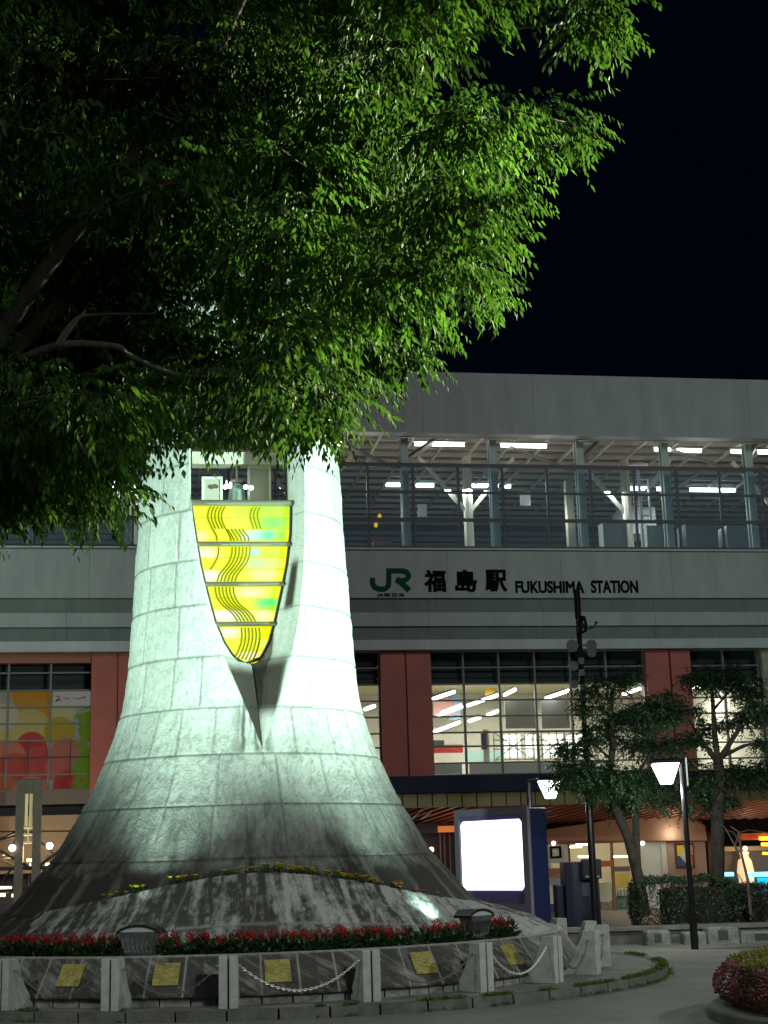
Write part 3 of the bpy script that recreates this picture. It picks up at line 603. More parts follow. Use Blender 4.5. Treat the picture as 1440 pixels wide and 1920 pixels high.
# lettering
def text_mesh(txt, bbox_px, bold, name, m, y=-.135, depth=.03, font_scale=1):
    cu = bpy.data.curves.new(name, 'FONT'); cu.body = txt; cu.size = 1; cu.bevel_depth = bold; cu.extrude = .02; cu.bevel_resolution = 0; cu.resolution_u = 6
    o = bpy.data.objects.new('t', cu); COL.objects.link(o); bpy.context.view_layer.update(); dg = bpy.context.evaluated_depsgraph_get()
    me = bpy.data.meshes.new_from_object(o.evaluated_get(dg)); bpy.data.objects.remove(o)
    n = len(me.vertices); co = np.zeros(n*3, dtype=np.float32); me.vertices.foreach_get('co', co); co = co.reshape(-1, 3)
    (x0, y0, x1, y1) = bbox_px; a = fx(x0, y1, y); c = fx(x1, y1, y); t_ = fx(x0, y0, y)
    mn, mx = co.min(0), co.max(0); out = np.zeros_like(co)
    out[:, 0] = a[0]+(co[:, 0]-mn[0])/(mx[0]-mn[0])*(c[0]-a[0]); out[:, 2] = a[1]+(co[:, 1]-mn[1])/(mx[1]-mn[1])*(t_[1]-a[1]); out[:, 1] = y-(co[:, 2]-mn[2])/(mx[2]-mn[2])*depth+.012
    me.vertices.foreach_set('co', out.ravel()); me.update(); me.materials.clear(); me.materials.append(m); me.name = name
    ob = bpy.data.objects.new(name, me); COL.objects.link(ob); ob.parent = st; return ob
ink = mat('letter_black', (.006, .006, .009), .9, spec=0); grn = mat('logo_green', (.010, .075, .032), .9, spec=0)
text_mesh('福', (796, 1068, 837, 1110), .034, 'kanji', ink); text_mesh('島', (854, 1068, 895, 1110), .034, 'kanji', ink); text_mesh('駅', (910, 1068, 952, 1110), .034, 'kanji', ink)
text_mesh('FUKUSHIMA', (967, 1089, 1096, 1112), .03, 'lettering', ink); text_mesh('STATION', (1109, 1088, 1197, 1112), .03, 'lettering', ink)
text_mesh('JR東日本', (707, 1112, 759, 1120), .0, 'lettering', grn)
def stroke(pts, wd, b, y):
    P = [fx(660+x/2.571, 1040+yy/2.571, y) for x, yy in pts]; P = [Vector((p[0], p[1])) for p in P]; L_, Rr = [], []
    for i, p in enumerate(P):
        d0 = (P[i]-P[i-1]).normalized() if i else (P[1]-P[0]).normalized(); d1 = (P[i+1]-P[i]).normalized() if i < len(P)-1 else d0
        t = (d0+d1).normalized(); n = Vector((-t.y, t.x)); s = wd/2/max(.5, n.dot(Vector((-d0.y, d0.x)))); L_.append(p+n*s); Rr.append(p-n*s)
    for i in range(len(P)-1):
        q = [L_[i], L_[i+1], Rr[i+1], Rr[i]]
        b.prism([(v.x, v.y) for v in q], lambda u, v: (u, y, v), lambda u, v: (u, y-.03, v))
b = MB(); stroke(curve([(100, 112), (100, 135), (110, 156), (135, 166), (158, 164), (174, 152), (178, 130)]), .14, b, -.125); stroke([(178, 131), (178, 66)], .14, b, -.125)
stroke(curve([(192, 78), (240, 78), (262, 84), (273, 101), (264, 118), (243, 125)]), .14, b, -.126); stroke([(244, 125), (212, 125)], .14, b, -.126); stroke([(216, 116), (277, 172)], .15, b, -.127); b.build('logo', grn, st)
# red portal pillars and window bays (x in metres along the facade)
red = mat('red_cladding', (.44, .105, .085), .55, noise=.15, nscale=1.2)
PIL = [(-8.3, -6.9), (-.24, 1.2), (7.62, 8.98)]
for (a, c) in PIL:
    m_ = (a+c)/2+(.05 if a > 5 else 0); b = MB(); b.box(a, m_-.03, -.10, .5, 0, 7.275); b.box(m_+.03, c, -.10, .5, 0, 7.275); b.box(m_-.03, m_+.03, -.02, .5, 0, 7.27); b.build('red_pillar', red, st)
row(7.02, 7.275, -.06, .3, 'red_lintel', mat('rust_red', (.28, .10, .06), .6), x0=-26, x1=-8.32)
frame = mat('window_metal', (.15, .135, .12), .5); wg = glassmat('window_glass', (.9, .92, .92), .04, .02)
def window_bay(x0, x1, cols, rowz, lab=None, z0=3.6):
    zs_ = list(rowz); b = MB(); n = len(cols)
    for x in cols: b.box(x-.028, x+.028, .05, .16, z0, 7.27)
    for z in zs_: b.box(x0, x1, .055, .155, z-.022, z+.022)
    f = b.build('window_frame', frame, st); MB().box(x0, x1, .10, .108, z0, 7.27).build('pane', wg, f); return f
zrow = [fx(1000, y)[1] for y in (1250, 1281, 1311, 1341, 1371, 1397, 1428, 1450)]
window_bay(1.2, 7.62, [1.22]+[fx(x, 1350)[0] for x in (873, 940, 1008, 1075, 1143)]+[7.6], zrow)
window_bay(-6.9, -.24, [-6.88]+[-6.9+1.11*k for k in range(1, 6)]+[-.26], zrow)
window_bay(8.98, 11.2, [9.0, 10.05, 11.15], zrow)
zl = [fx(100, y)[1] for y in (1261, 1294, 1325, 1356, 1388, 1452, 1487)]
window_bay(-26, -8.3, [fx(x, 1400)[0] for x in (172, 92, 12)]+[-8.3-1.2*k for k in range(4, 15)], zl)
shade = mat('blind_dark', (.035, .045, .05), .6)
for (a, c) in ((1.2, 7.62), (-6.9, -.24), (8.98, 11.2)):
    b = MB()
    for k in range(5): z = 6.38+k*.18; b.box(a+.02, c-.02, .3+.02*k, .34+.02*k, z, z+.15)
    b.build('blind', shade, st)
    b = MB(); b.box(a+.02, c-.02, .46, .5, 6.36, 7.27); b.build('upper_dark_panel', dsteel, st)
row(3.2, 7.28, -.10, .5, 'stone_wall', mat('beige_stone', (.40, .35, .28), .8, noise=.35, nscale=6, bump=.4), x0=11.2, x1=24)
# hall behind the big windows
hallw = mat('hall_wall', (.62, .60, .50), .8, noise=.1, nscale=.5); hx0, hx1, hy = -6.9, 11.2, 8.5
b = MB(); b.box(hx0, hx1, hy, hy+.1, 3.3, 7.2); b.box(hx0-.12, hx0-.01, .5, hy, 3.3, 7.2); b.box(hx1+.01, hx1+.12, .5, hy, 3.3, 7.2); b.build('hall_wall', hallw, st)
b = MB(); b.box(hx0, hx1, .52, hy-.01, 6.95, 7.0); b.build('hall_ceiling', mat('hall_ceiling', (.50, .49, .30), .8), st)
b = MB(); b.box(hx0, hx1, .52, hy-.01, 3.30, 3.45); b.build('hall_floor', mat('hall_floor', (.35, .33, .3), .4), st)
htube = emat('hall_tube', (1, .98, .92), 11)
for (x0_, y0_, x1_, y1_) in ((-.6, 1.2, .0, 1.7), (1.9, 1.0, 2.55, 1.5)): pass
for (p0, p1, z) in [((808, 1312), (852, 1297), 2.5), ((822, 1341), (866, 1325), 4.0), ((812, 1373), (862, 1354), 6.0), ((877, 1323), (934, 1303), 3.2), ((946, 1303), (966, 1293), 2.4), ((880, 1352), (900, 1345), 5.6), ((914, 1341), (934, 1333), 5.0), ((1024, 1309), (1066, 1295), 2.6), ((1168, 1302), (1200, 1291), 2.6), ((1290, 1295), (1312, 1287), 2.2), ((560, 1315), (620, 1296), 3), ((684, 1330), (702, 1324), 3)]:
    a = fx(*p0, z); c = fx(*p1, z+.7); t = MB().tube([(a[0], z, a[1]), (c[0], z+.7, c[1])], .05, 6).build('tube_lamp', htube, st)
    MB().tube([(a[0], z, a[1]+.09), (c[0], z+.7, c[1]+.09)], .035, 4).build('lamp_tray', frame, t)
def ppanel(px0, px1, py0, py1, y, name, m, d=.06): return pbox(px0, px1, py0, py1, y, d, name, m)
ppanel(946, 1003, 1312, 1366, 3.0, 'bulkhead', mat('hall_grey', (.33, .35, .33), .6)); ppanel(1014, 1066, 1312, 1366, 3.0, 'bulkhead', MATS['hall_grey'])
ppanel(805, 868, 1397, 1412, 4, 'red_rail', mat('rail_red', (.5, .06, .05), .5)); ppanel(812, 833, 1388, 1402, 3.8, 'notice', mat('notice_dark', (.10, .13, .12), .5)); ppanel(812, 850, 1310, 1345, 7, 'poster', mat('poster_pink', (.65, .35, .33), .6)); ppanel(840, 862, 1300, 1350, 7.2, 'poster', mat('poster_blue', (.35, .5, .7), .6))
ppanel(910, 928, 1290, 1312, 5, 'hanging_banner', mat('banner_orange', (.7, .42, .05), .6)); ppanel(905, 916, 1368, 1450, 2.5, 'inner_post', mat('ivory', (.6, .57, .48), .6)); ppanel(902, 912, 1375, 1405, 2.4, 'post_sign', mat('purple_grey', (.14, .14, .2), .6)); ppanel(912, 922, 1432, 1452, 2.2, 'bin', MATS['rail_red'])
ppanel(870, 945, 1408, 1428, 4.5, 'counter', mat('counter_teal', (.35, .55, .5), .5)); ppanel(806, 866, 1432, 1452, 1.6, 'low_panel', mat('frost_blue', (.45, .6, .62), .4)); ppanel(880, 1090, 1430, 1452, 1.8, 'low_panel', mat('frost_white', (.6, .65, .62), .4))
for (a_, c_) in ((945, 975), (982, 1008), (1018, 1055), (1062, 1100)): ppanel(a_, c_, 1378, 1420, 5.5, 'inner_window', mat('bright_pane', (.75, .8, .78), .4))
b = MB()
for (a_, c_) in ((925, 1000), (1000, 1075), (1145, 1200)):
    for y_ in (1373, 1388, 1405, 1425): p = fx(a_, y_, 3); q = fx(c_, y_, 3); b.tube([(p[0], 3, p[1]), (q[0], 3, p[1])], .02, 4)
    p = fx(a_, 1373, 3); q = fx(c_, 1425, 3); b.tube([(p[0], 3, p[1]), (q[0], 3, q[1])], .02, 4); b.tube([(p[0], 3, q[1]), (q[0], 3, p[1])], .02, 4)
    for f in np.linspace(0, 1, 6): x = p[0]*(1-f)+q[0]*f; b.tube([(x, 3, p[1]), (x, 3, q[1])], .018, 4)
b.build('inner_scaffold', mat('inner_metal', (.25, .23, .19), .5), st)
# passengers' hall light (the lit ceiling lamps of the hall)
for (x, e, y_) in ((-4, 150, 4), (2.6, 330, 4.2), (6, 360, 4.2), (9.8, 190, 3.5)):
    p = fw(x, y_, 6.7); lamp('hall_ceiling_lamp', 'AREA', e, (1, .97, .84), tuple(p), tuple(p-[0, 0, 1]), shape='SQUARE', size=1.6)
# platform lamps' light
for k, x in enumerate((-8, -2, 3, 7.5, 12)):
    p = fw(x, 4.5, 13.2); lamp('platform_lamp', 'AREA', 330, (.95, 1, .93), tuple(p), tuple(p-[0, 0, 1]), shape='RECTANGLE', size=2.2, size_y=.3)
for x in (-6, 0, 6, 11):
    p = fw(x, 3, 12.0); lamp('platform_lamp', 'POINT', 85, (1, .97, .88), tuple(p), shadow_soft_size=.4)
# fruit posters behind the left window (printed film on the inside of the glass)
n1, n2 = 240, 170; xa, xb = fx(-160, 1300, .3)[0], fx(170, 1300, .3)[0]; za, zb = fx(90, 1487, .3)[1], fx(90, 1295, .3)[1]
gxx = np.linspace(xa, xb, n1); gzz = np.linspace(za, zb, n2); GX, GZ_ = np.meshgrid(gxx, gzz); V = np.stack([GX.ravel(), np.full(GX.size, .3), GZ_.ravel()], -1)
PX = -160+(GX-xa)/(xb-xa)*330; PY = 1487-(GZ_-za)/(zb-za)*192
C = np.ones((n2, n1, 3))*[.50, .48, .42]; C[:] = C*.95+(.08*sstep(60, 170, PX))[..., None]*[-.4, 0, .2]
fruits = [(-110, 1320, 55, (.70, .48, .06)), (-30, 1350, 48, (.66, .60, .14)), (60, 1300, 42, (.62, .36, .02)), (75, 1345, 34, (.66, .38, .03)), (20, 1375, 50, (.64, .58, .26)), (55, 1372, 46, (.62, .55, .24)), (118, 1336, 26, (.60, .58, .34)), (112, 1372, 30, (.56, .44, .03)), (8, 1345, 28, (.62, .60, .45)),
          (-120, 1430, 50, (.7, .13, .08)), (-50, 1440, 48, (.68, .2, .12)), (60, 1400, 30, (.60, .10, .07)), (18, 1420, 34, (.66, .30, .20)), (78, 1432, 34, (.62, .13, .12)), (125, 1412, 30, (.60, .26, .18)), (30, 1448, 40, (.62, .14, .10)), (112, 1440, 28, (.64, .22, .18)), (0, 1480, 36, (.62, .22, .10)), (62, 1490, 38, (.64, .30, .2)), (135, 1475, 34, (.60, .08, .07))]
for (cx, cy, r_, c) in fruits:
    d = np.hypot((PX-cx)*1.0, (PY-cy)*1.05)/r_; k = sstep(1.0, .94, d)[..., None]; rim = np.array(c)*.85+np.array([.6, .45, .35])*.12
    sh = (1-sstep(.55, 1., d))[..., None]; C = C*(1-k)+(np.array(c)*sh+rim*(1-sh))*k
lf = sstep(.48, .55, fbm(np.stack([PX.ravel()*.07, PY.ravel()*.09, PX.ravel()*0], -1), 3).reshape(PX.shape)+.28*sstep(138, 165, PX)*sstep(1395, 1440, PY))*sstep(128, 150, PX); C = C*(1-lf[..., None])+np.array([.28, .42, .02])*lf[..., None]
wm = sstep(1455, 1458, PY)*sstep(105, 112, PX-(1490-PY)*.4)*sstep(132, 128, PX-(1490-PY)*.3); C = C*(1-wm[..., None])+np.array([.55, .06, .06])*wm[..., None]
C = np.clip(C, 0, 1)**1.5; lab_ = sstep(98, 99.5, PX)*sstep(1327, 1325, PY); C = C*(1-lab_[..., None])+np.array([.50, .49, .44])*lab_[..., None]
ii = (np.arange(n2-1)[:, None]*n1+np.arange(n1-1)[None]).ravel(); q = np.stack([ii, ii+1, ii+n1+1, ii+n1], 1)
po = link_mesh('fruit_poster', V, q, vcmat('backlit_film', .6, emit=.34), st, col=C.reshape(-1, 3)); po['label'] = 'window film printed with yellow pears and red peaches'
b = MB()
for s_ in ([(105, 1307), (111, 1304), (112, 1309), (106, 1313), (104, 1316), (110, 1312), (115, 1314)], [(118, 1309), (122, 1308), (125, 1311), (130, 1308)], [(137, 1310), (142, 1308), (146, 1311), (151, 1309), (156, 1307), (160, 1311), (158, 1305)]):
    b.tube([(fx(x, y, .28)[0], .28, fx(x, y, .28)[1]) for x, y in s_], .014, 4)
b.build('poster_script', mat('script_red', (.25, .05, .05), .6), st)
b = MB()
for (xx, y0_, y1_) in ((53, 1390, 1451), (132, 1390, 1451)): x = fx(xx, 1400, .02)[0]; b.box(x-.02, x+.02, .0, .05, fx(xx, y1_)[1], fx(xx, y0_)[1])
z = fx(90, 1420)[1]; b.box(-10.8, -8.32, .0, .049, z-.02, z+.02); b.build('glazing_bars', dsteel, st)
row(3.2, 3.6, -.08, .5, 'base_beam', mat('brown_beam', (.13, .10, .085), .6), x0=-26, x1=-6.9); row(3.25, 3.6, -.08, .5, 'base_beam', MATS['brown_beam'], x0=-6.9, x1=11.2)
row(3.62, 7.02, .6, .7, 'dark_backing', dsteel, x0=-26, x1=-8.31)
# canopy over the shops
navy = mat('navy_beam', (.012, .013, .026), .7, spec=.08); cz0 = 2.93; CY = -9.5
b = MB(); b.box(-1.7, 24, CY, CY+.5, cz0-.02, cz0+.34); b.box(-1.9, 24, CY+.52, -.1, cz0+.25, cz0+.33)
b.build('canopy_beam', navy, st)
slat = mat('olive_slat', (.15, .11, .045), .6); rs = mat('red_slat', (.30, .10, .05), .5)
b = MB(); z1 = cz0-.03
x = -1.6
while x < 23: b.box(x, x+.30, CY+.25, CY+.3, z1-.30, z1); x += .33
b.build('canopy_valance', slat, st)
b = MB(); b.box(-1.6, 23.5, CY+.31, -.1, cz0+.12, cz0+.2); b.build('canopy_soffit', mat('soffit_dark', (.10, .035, .02), .7), st)
b = MB(); x = -1.6
while x < 23:
    P = [(x, CY+.35, z1-.20), (x+.09, CY+.35, z1-.20), (x+.09-.9, CY+5.2, z1-.62), (x-.9, CY+5.2, z1-.62)]
    b.add(P+[(p[0], p[1], p[2]+.13) for p in P], [(0, 3, 2, 1), (4, 5, 6, 7), (0, 1, 5, 4), (1, 2, 6, 5), (2, 3, 7, 6), (3, 0, 4, 7)]); x += .30
b.build('soffit_slats', rs, st)
# shops under the canopy: y = -5 plane
SY = -4.5
def sp(px, py): return fx(px, py, SY)
def sbox(px0, px1, py0, py1, y, d, name, m):
    x0, z1_ = fx(px0, py0, y); x1, _ = fx(px1, py0, y); _, z0_ = fx((px0+px1)/2, py1, y); b = MB(); b.box(x0, x1, y, y+d, max(z0_, .125), z1_); return b.build(name, m, st)
brn = mat('brown_plaster', (.34, .21, .15), .75, noise=.12, nscale=2); whitep = mat('white_panel', (.62, .62, .58), .5)
# curved bulkhead with a hump
hump = [(1000, 1560), (1040, 1553), (1090, 1546), (1140, 1538), (1180, 1522), (1210, 1514), (1245, 1514), (1275, 1524), (1300, 1536), (1322, 1548), (1326, 1576), (1000, 1576)]
b = MB(); b.prism([fx(x, y, SY-.3) for x, y in hump], lambda u, v: (u, SY-.3, v), lambda u, v: (u, SY+.2, v)); b.build('bulkhead', brn, st)
sbox(1000, 1326, 1576, 1580, SY-.25, .4, 'bulkhead_edge', mat('rust_edge', (.25, .08, .05), .6))
sbox(1020, 1064, 1580, 1619, SY-.12, .1, 'sign_panel', whitep)
b = MB(); a_ = fx(1031, 1587, SY-.15); c_ = fx(1053, 1609, SY-.15)
for (p0, p1, q0, q1) in ((a_[0], c_[0], a_[1]-.05, a_[1]), (a_[0], c_[0], c_[1], c_[1]+.05), (a_[0], a_[0]+.05, c_[1]+.052, a_[1]-.052), (c_[0]-.05, c_[0], c_[1]+.052, a_[1]-.052)): b.box(p0, p1, SY-.16, SY-.13, q0, q1)
b.build('square_emblem', ink, st)
sbox(1250, 1322, 1580, 1735, SY-.1, .3, 'pillar_wall', mat('mauve_wall', (.36, .27, .24), .7, noise=.1))
# small square picture made of coloured fields
fld = [((1266, 1581, 1304, 1628), (.10, .03, .03), .0), ((1270, 1585, 1285, 1605), (.62, .46, .04), .012), ((1270, 1607, 1285, 1624), (.04, .09, .24), .012), ((1288, 1585, 1301, 1603), (.48, .20, .22), .012), ((1288, 1606, 1301, 1624), (.42, .10, .06), .012)]
pic = None
for k, ((a0, b0, a1, b1), c, pr) in enumerate(fld):
    p = fx(a0, b0, SY-.2); q = fx(a1, b1, SY-.2); m_ = mat('field_%d' % k, c, .5); bb = MB(); bb.box(p[0], q[0], SY-.15-pr, SY-.105-pr*.9, q[1], p[1]); o = bb.build('square_picture' if k == 0 else 'colour_field', m_, st if k == 0 else pic)
    if k == 0: pic = o
p = fx(1286, 1604, SY-.2); bb = MB(); bb.prism([(p[0]-.16, p[1]), (p[0], p[1]+.2), (p[0]+.14, p[1]), (p[0], p[1]-.2)], lambda u, v: (u, SY-.168, v), lambda u, v: (u, SY-.176, v)); bb.build('colour_field', mat('field_w', (.55, .53, .5), .5), pic)
sbox(1200, 1238, 1577, 1735, SY, .08, 'frosted_panel', mat('frosted', (.62, .66, .66), .3, noise=.1, nscale=3)); sbox(1239, 1249, 1576, 1735, SY-.06, .15, 'door_jamb', whitep)
# shop interior
b = MB(); x0, z_ = sp(1020, 1580); x1 = sp(1250, 1580)[0]; b.box(x0, x1, SY+2.6, SY+2.7, .12, 2.2); b.build('shop_wall', mat('shop_cream', (.66, .60, .42), .7, noise=.15, nscale=1), st)
b = MB(); b.box(x0, x1, SY+.2, SY+2.6, 2.05, 2.12); b.build('shop_ceiling', mat('shop_ceiling', (.6, .58, .5), .7), st)
sbox(1064, 1068, 1580, 1730, SY-.02, .08, 'mullion', frame); sbox(1144, 1149, 1580, 1735, SY-.02, .08, 'mullion', mat('bronze_frame', (.2, .11, .07), .5)); sbox(1183, 1194, 1578, 1735, SY-.04, .12, 'door_jamb', whitep); sbox(1124, 1148, 1614, 1625, SY-.05, .03, 'door_sign', mat('sign_orange', (.5, .13, .05), .5)); sbox(1152, 1181, 1625, 1634, SY-.03, .03, 'door_band', mat('band_purple', (.16, .12, .13), .5))
sbox(1152, 1181, 1637, 1665, SY+1.2, .05, 'menu_poster', mat('menu_yellow', (.75, .55, .12), .6)); sbox(1124, 1146, 1655, 1690, SY+.6, .2, 'display_case', mat('case_cream', (.6, .6, .4), .5)); sbox(1152, 1184, 1668, 1712, SY+.8, .4, 'goods_shelf', mat('shelf_green', (.2, .32, .26), .6, noise=.6, nscale=9)); sbox(1128, 1146, 1692, 1728, SY+.6, .3, 'goods_rack', mat('rack_brown', (.4, .3, .22), .6, noise=.5, nscale=10))
sbox(1030, 1058, 1628, 1645, SY-.06, .04, 'menu_board', mat('menu_food', (.5, .26, .16), .6, noise=.6, nscale=9)); sbox(1028, 1060, 1645, 1660, SY-.05, .05, 'counter_panel', mat('counter_grey', (.3, .36, .34), .6)); sbox(1026, 1034, 1620, 1695, SY-.03, .05, 'white_post', whitep)
sbox(1020, 1064, 1660, 1735, SY+.1, .1, 'counter_front', mat('counter_dark', (.05, .05, .09), .6))
bott = mat('bottle_white', (.6, .6, .6), .4)
for k in range(5):
    x, z = fx(1156+k*6, 1672, SY+.7); b = MB(); b.lathe([(.035, 0), (.035, .14), (.014, .18), (.014, .22), (.001, .22)], 10, (x, SY+.74, z-.1)); b.build('bottle', bott, st)
for (x_, y_) in ((1075, 1588), (1100, 1606), (1165, 1606), (1095, 1583)):
    p = fx(x_, y_, SY+1.0); MB().tube([(p[0]-.22, SY+1, p[1]), (p[0]+.22, SY+1, p[1])], .025, 6).build('shop_tube', emat('shop_warm', (1, .9, .65), 7), st)
for (x_, y_, e) in ((1090, 1600, 26), (1165, 1600, 26), (1222, 1590, 10)):
    p = fx(x_, y_, SY+1.2); q_ = fw(p[0], SY+1.2 if x_ < 1200 else SY-.5, 1.95); lamp('shop_light', 'POINT', e, (1, .92, .72), tuple(q_), shadow_soft_size=.15)
for px_ in (1039, 1206):
    p = fx(px_, 1581, SY-.3); MB().sphere((p[0], SY-.25, p[1]), .05, 8).build('spot_globe', emat('spot_white', (1, .97, .85), 9), st, smooth=True)
# passage to the right with warm and cyan light
sbox(1326, 1345, 1560, 1735, SY-.1, .3, 'passage_pier', mat('pier_dark', (.10, .07, .06), .7)); sbox(1345, 1520, 1590, 1735, SY+1.5, .1, 'passage_wall', mat('passage_wall', (.14, .11, .10), .7)); sbox(1350, 1520, 1588, 1594, SY+1.3, .08, 'picture_rail', mat('rail_tan', (.42, .33, .18), .6))
p = fx(1398, 1600, SY+1); b = MB(); b.lathe([(.20, .0), (.22, .3), (.18, .55), (.10, .68), (.14, .78), (.05, .80)], 20, (p[0], SY+1.1, p[1]-.75)); b.build('glowing_pillar', mat('warm_pillar', (.7, .5, .3), .5, emit=(1, .62, .32), estr=.8), st, smooth=True)
MB().sphere((p[0], SY+1.0, p[1]+.13), .055, 8).build('spot_globe', emat('spot_warm', (1, .8, .55), 8), st, smooth=True); lamp('passage_spot', 'POINT', 14, (1, .7, .45), tuple(fw(p[0], SY+.6, p[1])), shadow_soft_size=.05)
cy_ = emat('cyan_strip', (.25, .85, 1), 2.2); sbox(1353, 1376, 1636, 1643, SY+.8, .3, 'cyan_light', cy_); sbox(1402, 1500, 1636, 1643, SY+.8, .3, 'cyan_light', cy_); sbox(1428, 1500, 1646, 1670, SY+.7, .3, 'cyan_light', emat('cyan_deep', (.02, .6, .85), 1.2)); sbox(1350, 1520, 1645, 1735, SY+1.1, .2, 'counter', mat('teal_counter', (.03, .10, .12), .5))
orl = emat('orange_lamp', (1, .42, .03), 3.2)
for (a0, a1, yy_, r_) in ((1424, 1500, 1572, .05), (1428, 1500, 1583, .045), (1430, 1480, 1600, .035)):
    p = fx(a0, yy_, SY-1); q = fx(a1, yy_+1, SY-1); MB().tube([(p[0], SY-1, p[1]), (q[0], SY-1, q[1])], r_, 8).build('orange_tube', orl, st)
sbox(1385, 1500, 1563, 1574, SY-.9, .1, 'orange_header', mat('orange_paint', (.55, .14, .03), .5))
lamp('passage_glow', 'POINT', 34, (1, .45, .12), tuple(fw(fx(1440, 1578, SY-1)[0]+.3, SY-1.3, 1.55)), shadow_soft_size=.12); lamp('canopy_glow', 'POINT', 40, (1, .60, .32), tuple(fw(9.5, -7.6, 1.4)), shadow_soft_size=.2); lamp('canopy_glow', 'POINT', 30, (1, .68, .42), tuple(fw(5.2, -6.9, 1.7)), shadow_soft_size=.2); lamp('canopy_glow', 'POINT', 16, (1, .62, .4), tuple(fw(.2, -7.0, 1.7)), shadow_soft_size=.2)
row(.12, 3.2, .6, .7, 'ground_floor_wall', mat('ground_wall', (.05, .04, .05), .7)); 
# dark entrance left of the sign box
sbox(760, 1000, 1556, 1735, SY, .1, 'entrance_wall', mat('entrance_purple', (.035, .028, .055), .6)); sbox(762, 870, 1545, 1562, SY-.6, .5, 'entrance_header', mat('header_violet', (.06, .045, .09), .5))
sbox(822, 868, 1549, 1560, SY-.75, .1, 'orange_header', mat('orange_lit', (.7, .22, .05), .5, emit=(1, .28, .06), estr=.45))
for px_ in (824, 832, 842): sbox(px_, px_+2, 1562, 1735, SY-.3, .04, 'thin_post', mat('copper_post', (.28, .14, .12), .5))
for (px_, py_, r_) in ((799, 1586, .035), (809, 1593, .06)): p = fx(px_, py_, SY-.4); MB().sphere((p[0], SY-.4, p[1]), r_, 8).build('spot_globe', MATS['spot_warm'], st, smooth=True)
sbox(808, 820, 1617, 1632, SY-.1, .05, 'lit_notice', emat('notice_glow', (.8, .75, .5), .9))
b = MB()
for (x0_, y0_, x1_, y1_) in ((773, 1536, 790, 1517), (790, 1536, 806, 1521)): p = fx(x0_, y0_, -8); q = fx(x1_, y1_, -8); b.tube([(p[0], -8, p[1]), (q[0], -8.2, q[1])], .02, 6)
b.build('canopy_strut', mat('pale_strut', (.6, .58, .52), .4), st)
# ------------------------------------------------------------------ left entrance: steel lattice canopy
lc = thing('lattice_canopy', 'steel lattice entrance canopy with round globe lamps at the left edge', 'canopy', tuple(fw(-9.5, -3, 0)), TH)
LY = -3.0
def lp(px, py, y=LY): a = fx(px, py, y); return (a[0]+9.5, y-LY, a[1])
lst = mat('canopy_steel', (.17, .13, .10), .5, noise=.2); cream = mat('cream_steel', (.55, .46, .26), .5)
p = lp(55, 1462); q = lp(55, 1700); b = MB(); b.box(p[0]-.30, p[0]-.10, -.15, .15, 0, p[2]); b.box(p[0]+.12, p[0]+.32, -.15, .15, 0, p[2]); b.box(p[0]-.30, p[0]+.32, -.18, .18, p[2]+.002, p[2]+.0); b.box(p[0]-.098, p[0]+.118, -.13, .1, lp(55, 1486)[2], p[2]-.002); b.build('pier', lst, lc)
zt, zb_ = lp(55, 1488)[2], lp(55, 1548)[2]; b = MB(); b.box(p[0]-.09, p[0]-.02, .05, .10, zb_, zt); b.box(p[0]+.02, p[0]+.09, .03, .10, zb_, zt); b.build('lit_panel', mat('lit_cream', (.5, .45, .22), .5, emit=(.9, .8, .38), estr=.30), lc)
b = MB()
for yy_ in (1552, 1565, 1580): z = lp(55, yy_)[2]; b.tube([(p[0]-.1, -.05, z), (p[0]+.12, -.05, z)], .03, 6)
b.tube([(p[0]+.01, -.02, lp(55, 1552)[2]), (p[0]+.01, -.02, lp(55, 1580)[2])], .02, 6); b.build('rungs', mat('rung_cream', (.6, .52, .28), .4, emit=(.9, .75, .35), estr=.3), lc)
b = MB()
for (x0_, y0_, x1_, y1_, r_) in ((-60, 1630, 180, 1625, .05), (-60, 1590, 62, 1560, .03), (0, 1595, 62, 1630, .035), (62, 1632, 145, 1570, .04), (-40, 1560, 45, 1500, .0), (62, 1565, 100, 1600, .02), (35, 1560, 22, 1590, .02), (-60, 1600, 30, 1560, .025), (20, 1630, 0, 1660, .03), (62, 1640, 62, 1700, .12), (-60, 1672, 40, 1668, .03), (-60, 1560, 160, 1558, .02)):
    if r_: b.tube([lp(x0_, y0_), lp(x1_, y1_)], r_, 6)
b.build('lattice', mat('lattice_dark', (.05, .035, .035), .5), lc)
b = MB()
for (x0_, y0_, x1_, y1_) in ((-40, 1590, 30, 1625), (70, 1625, 150, 1575), (0, 1607, 28, 1605), (75, 1610, 110, 1600)): b.tube([lp(x0_, y0_, LY+.4), lp(x1_, y1_, LY+.4)], .035, 6)
b.build('cream_rods', cream, lc)
for (x_, y_) in ((23, 1590), (93, 1586)): MB().sphere(lp(x_, y_, LY-.2), .085, 10).build('globe_lamp', emat('globe_white', (1, .95, .85), 6), lc, smooth=True)
ent = thing('entrance_hall', 'warmly lit station entrance with slatted ceiling lamps behind the lattice canopy', 'entrance', tuple(fw(-9.5, 0, 0)), TH)
def ep(px, py, y): a = fx(px, py, y); return (a[0]+9.5, y, a[1])
for (x0_, x1_, yy_) in ((-60, 22, 1665), (28, 40, 1667), (-60, 10, 1678), (22, 38, 1679), (5, 28, 1606), (30, 40, 1614), (50, 60, 1613), (105, 118, 1603), (85, 100, 1621), (55, 58, 1622)):
    a = ep(x0_, yy_, -1.2); c = ep(x1_, yy_, -1.2); MB().tube([a, c], .045, 6).build('ceiling_lamp', emat('entrance_warm', (1, .82, .45), 2.6), ent)
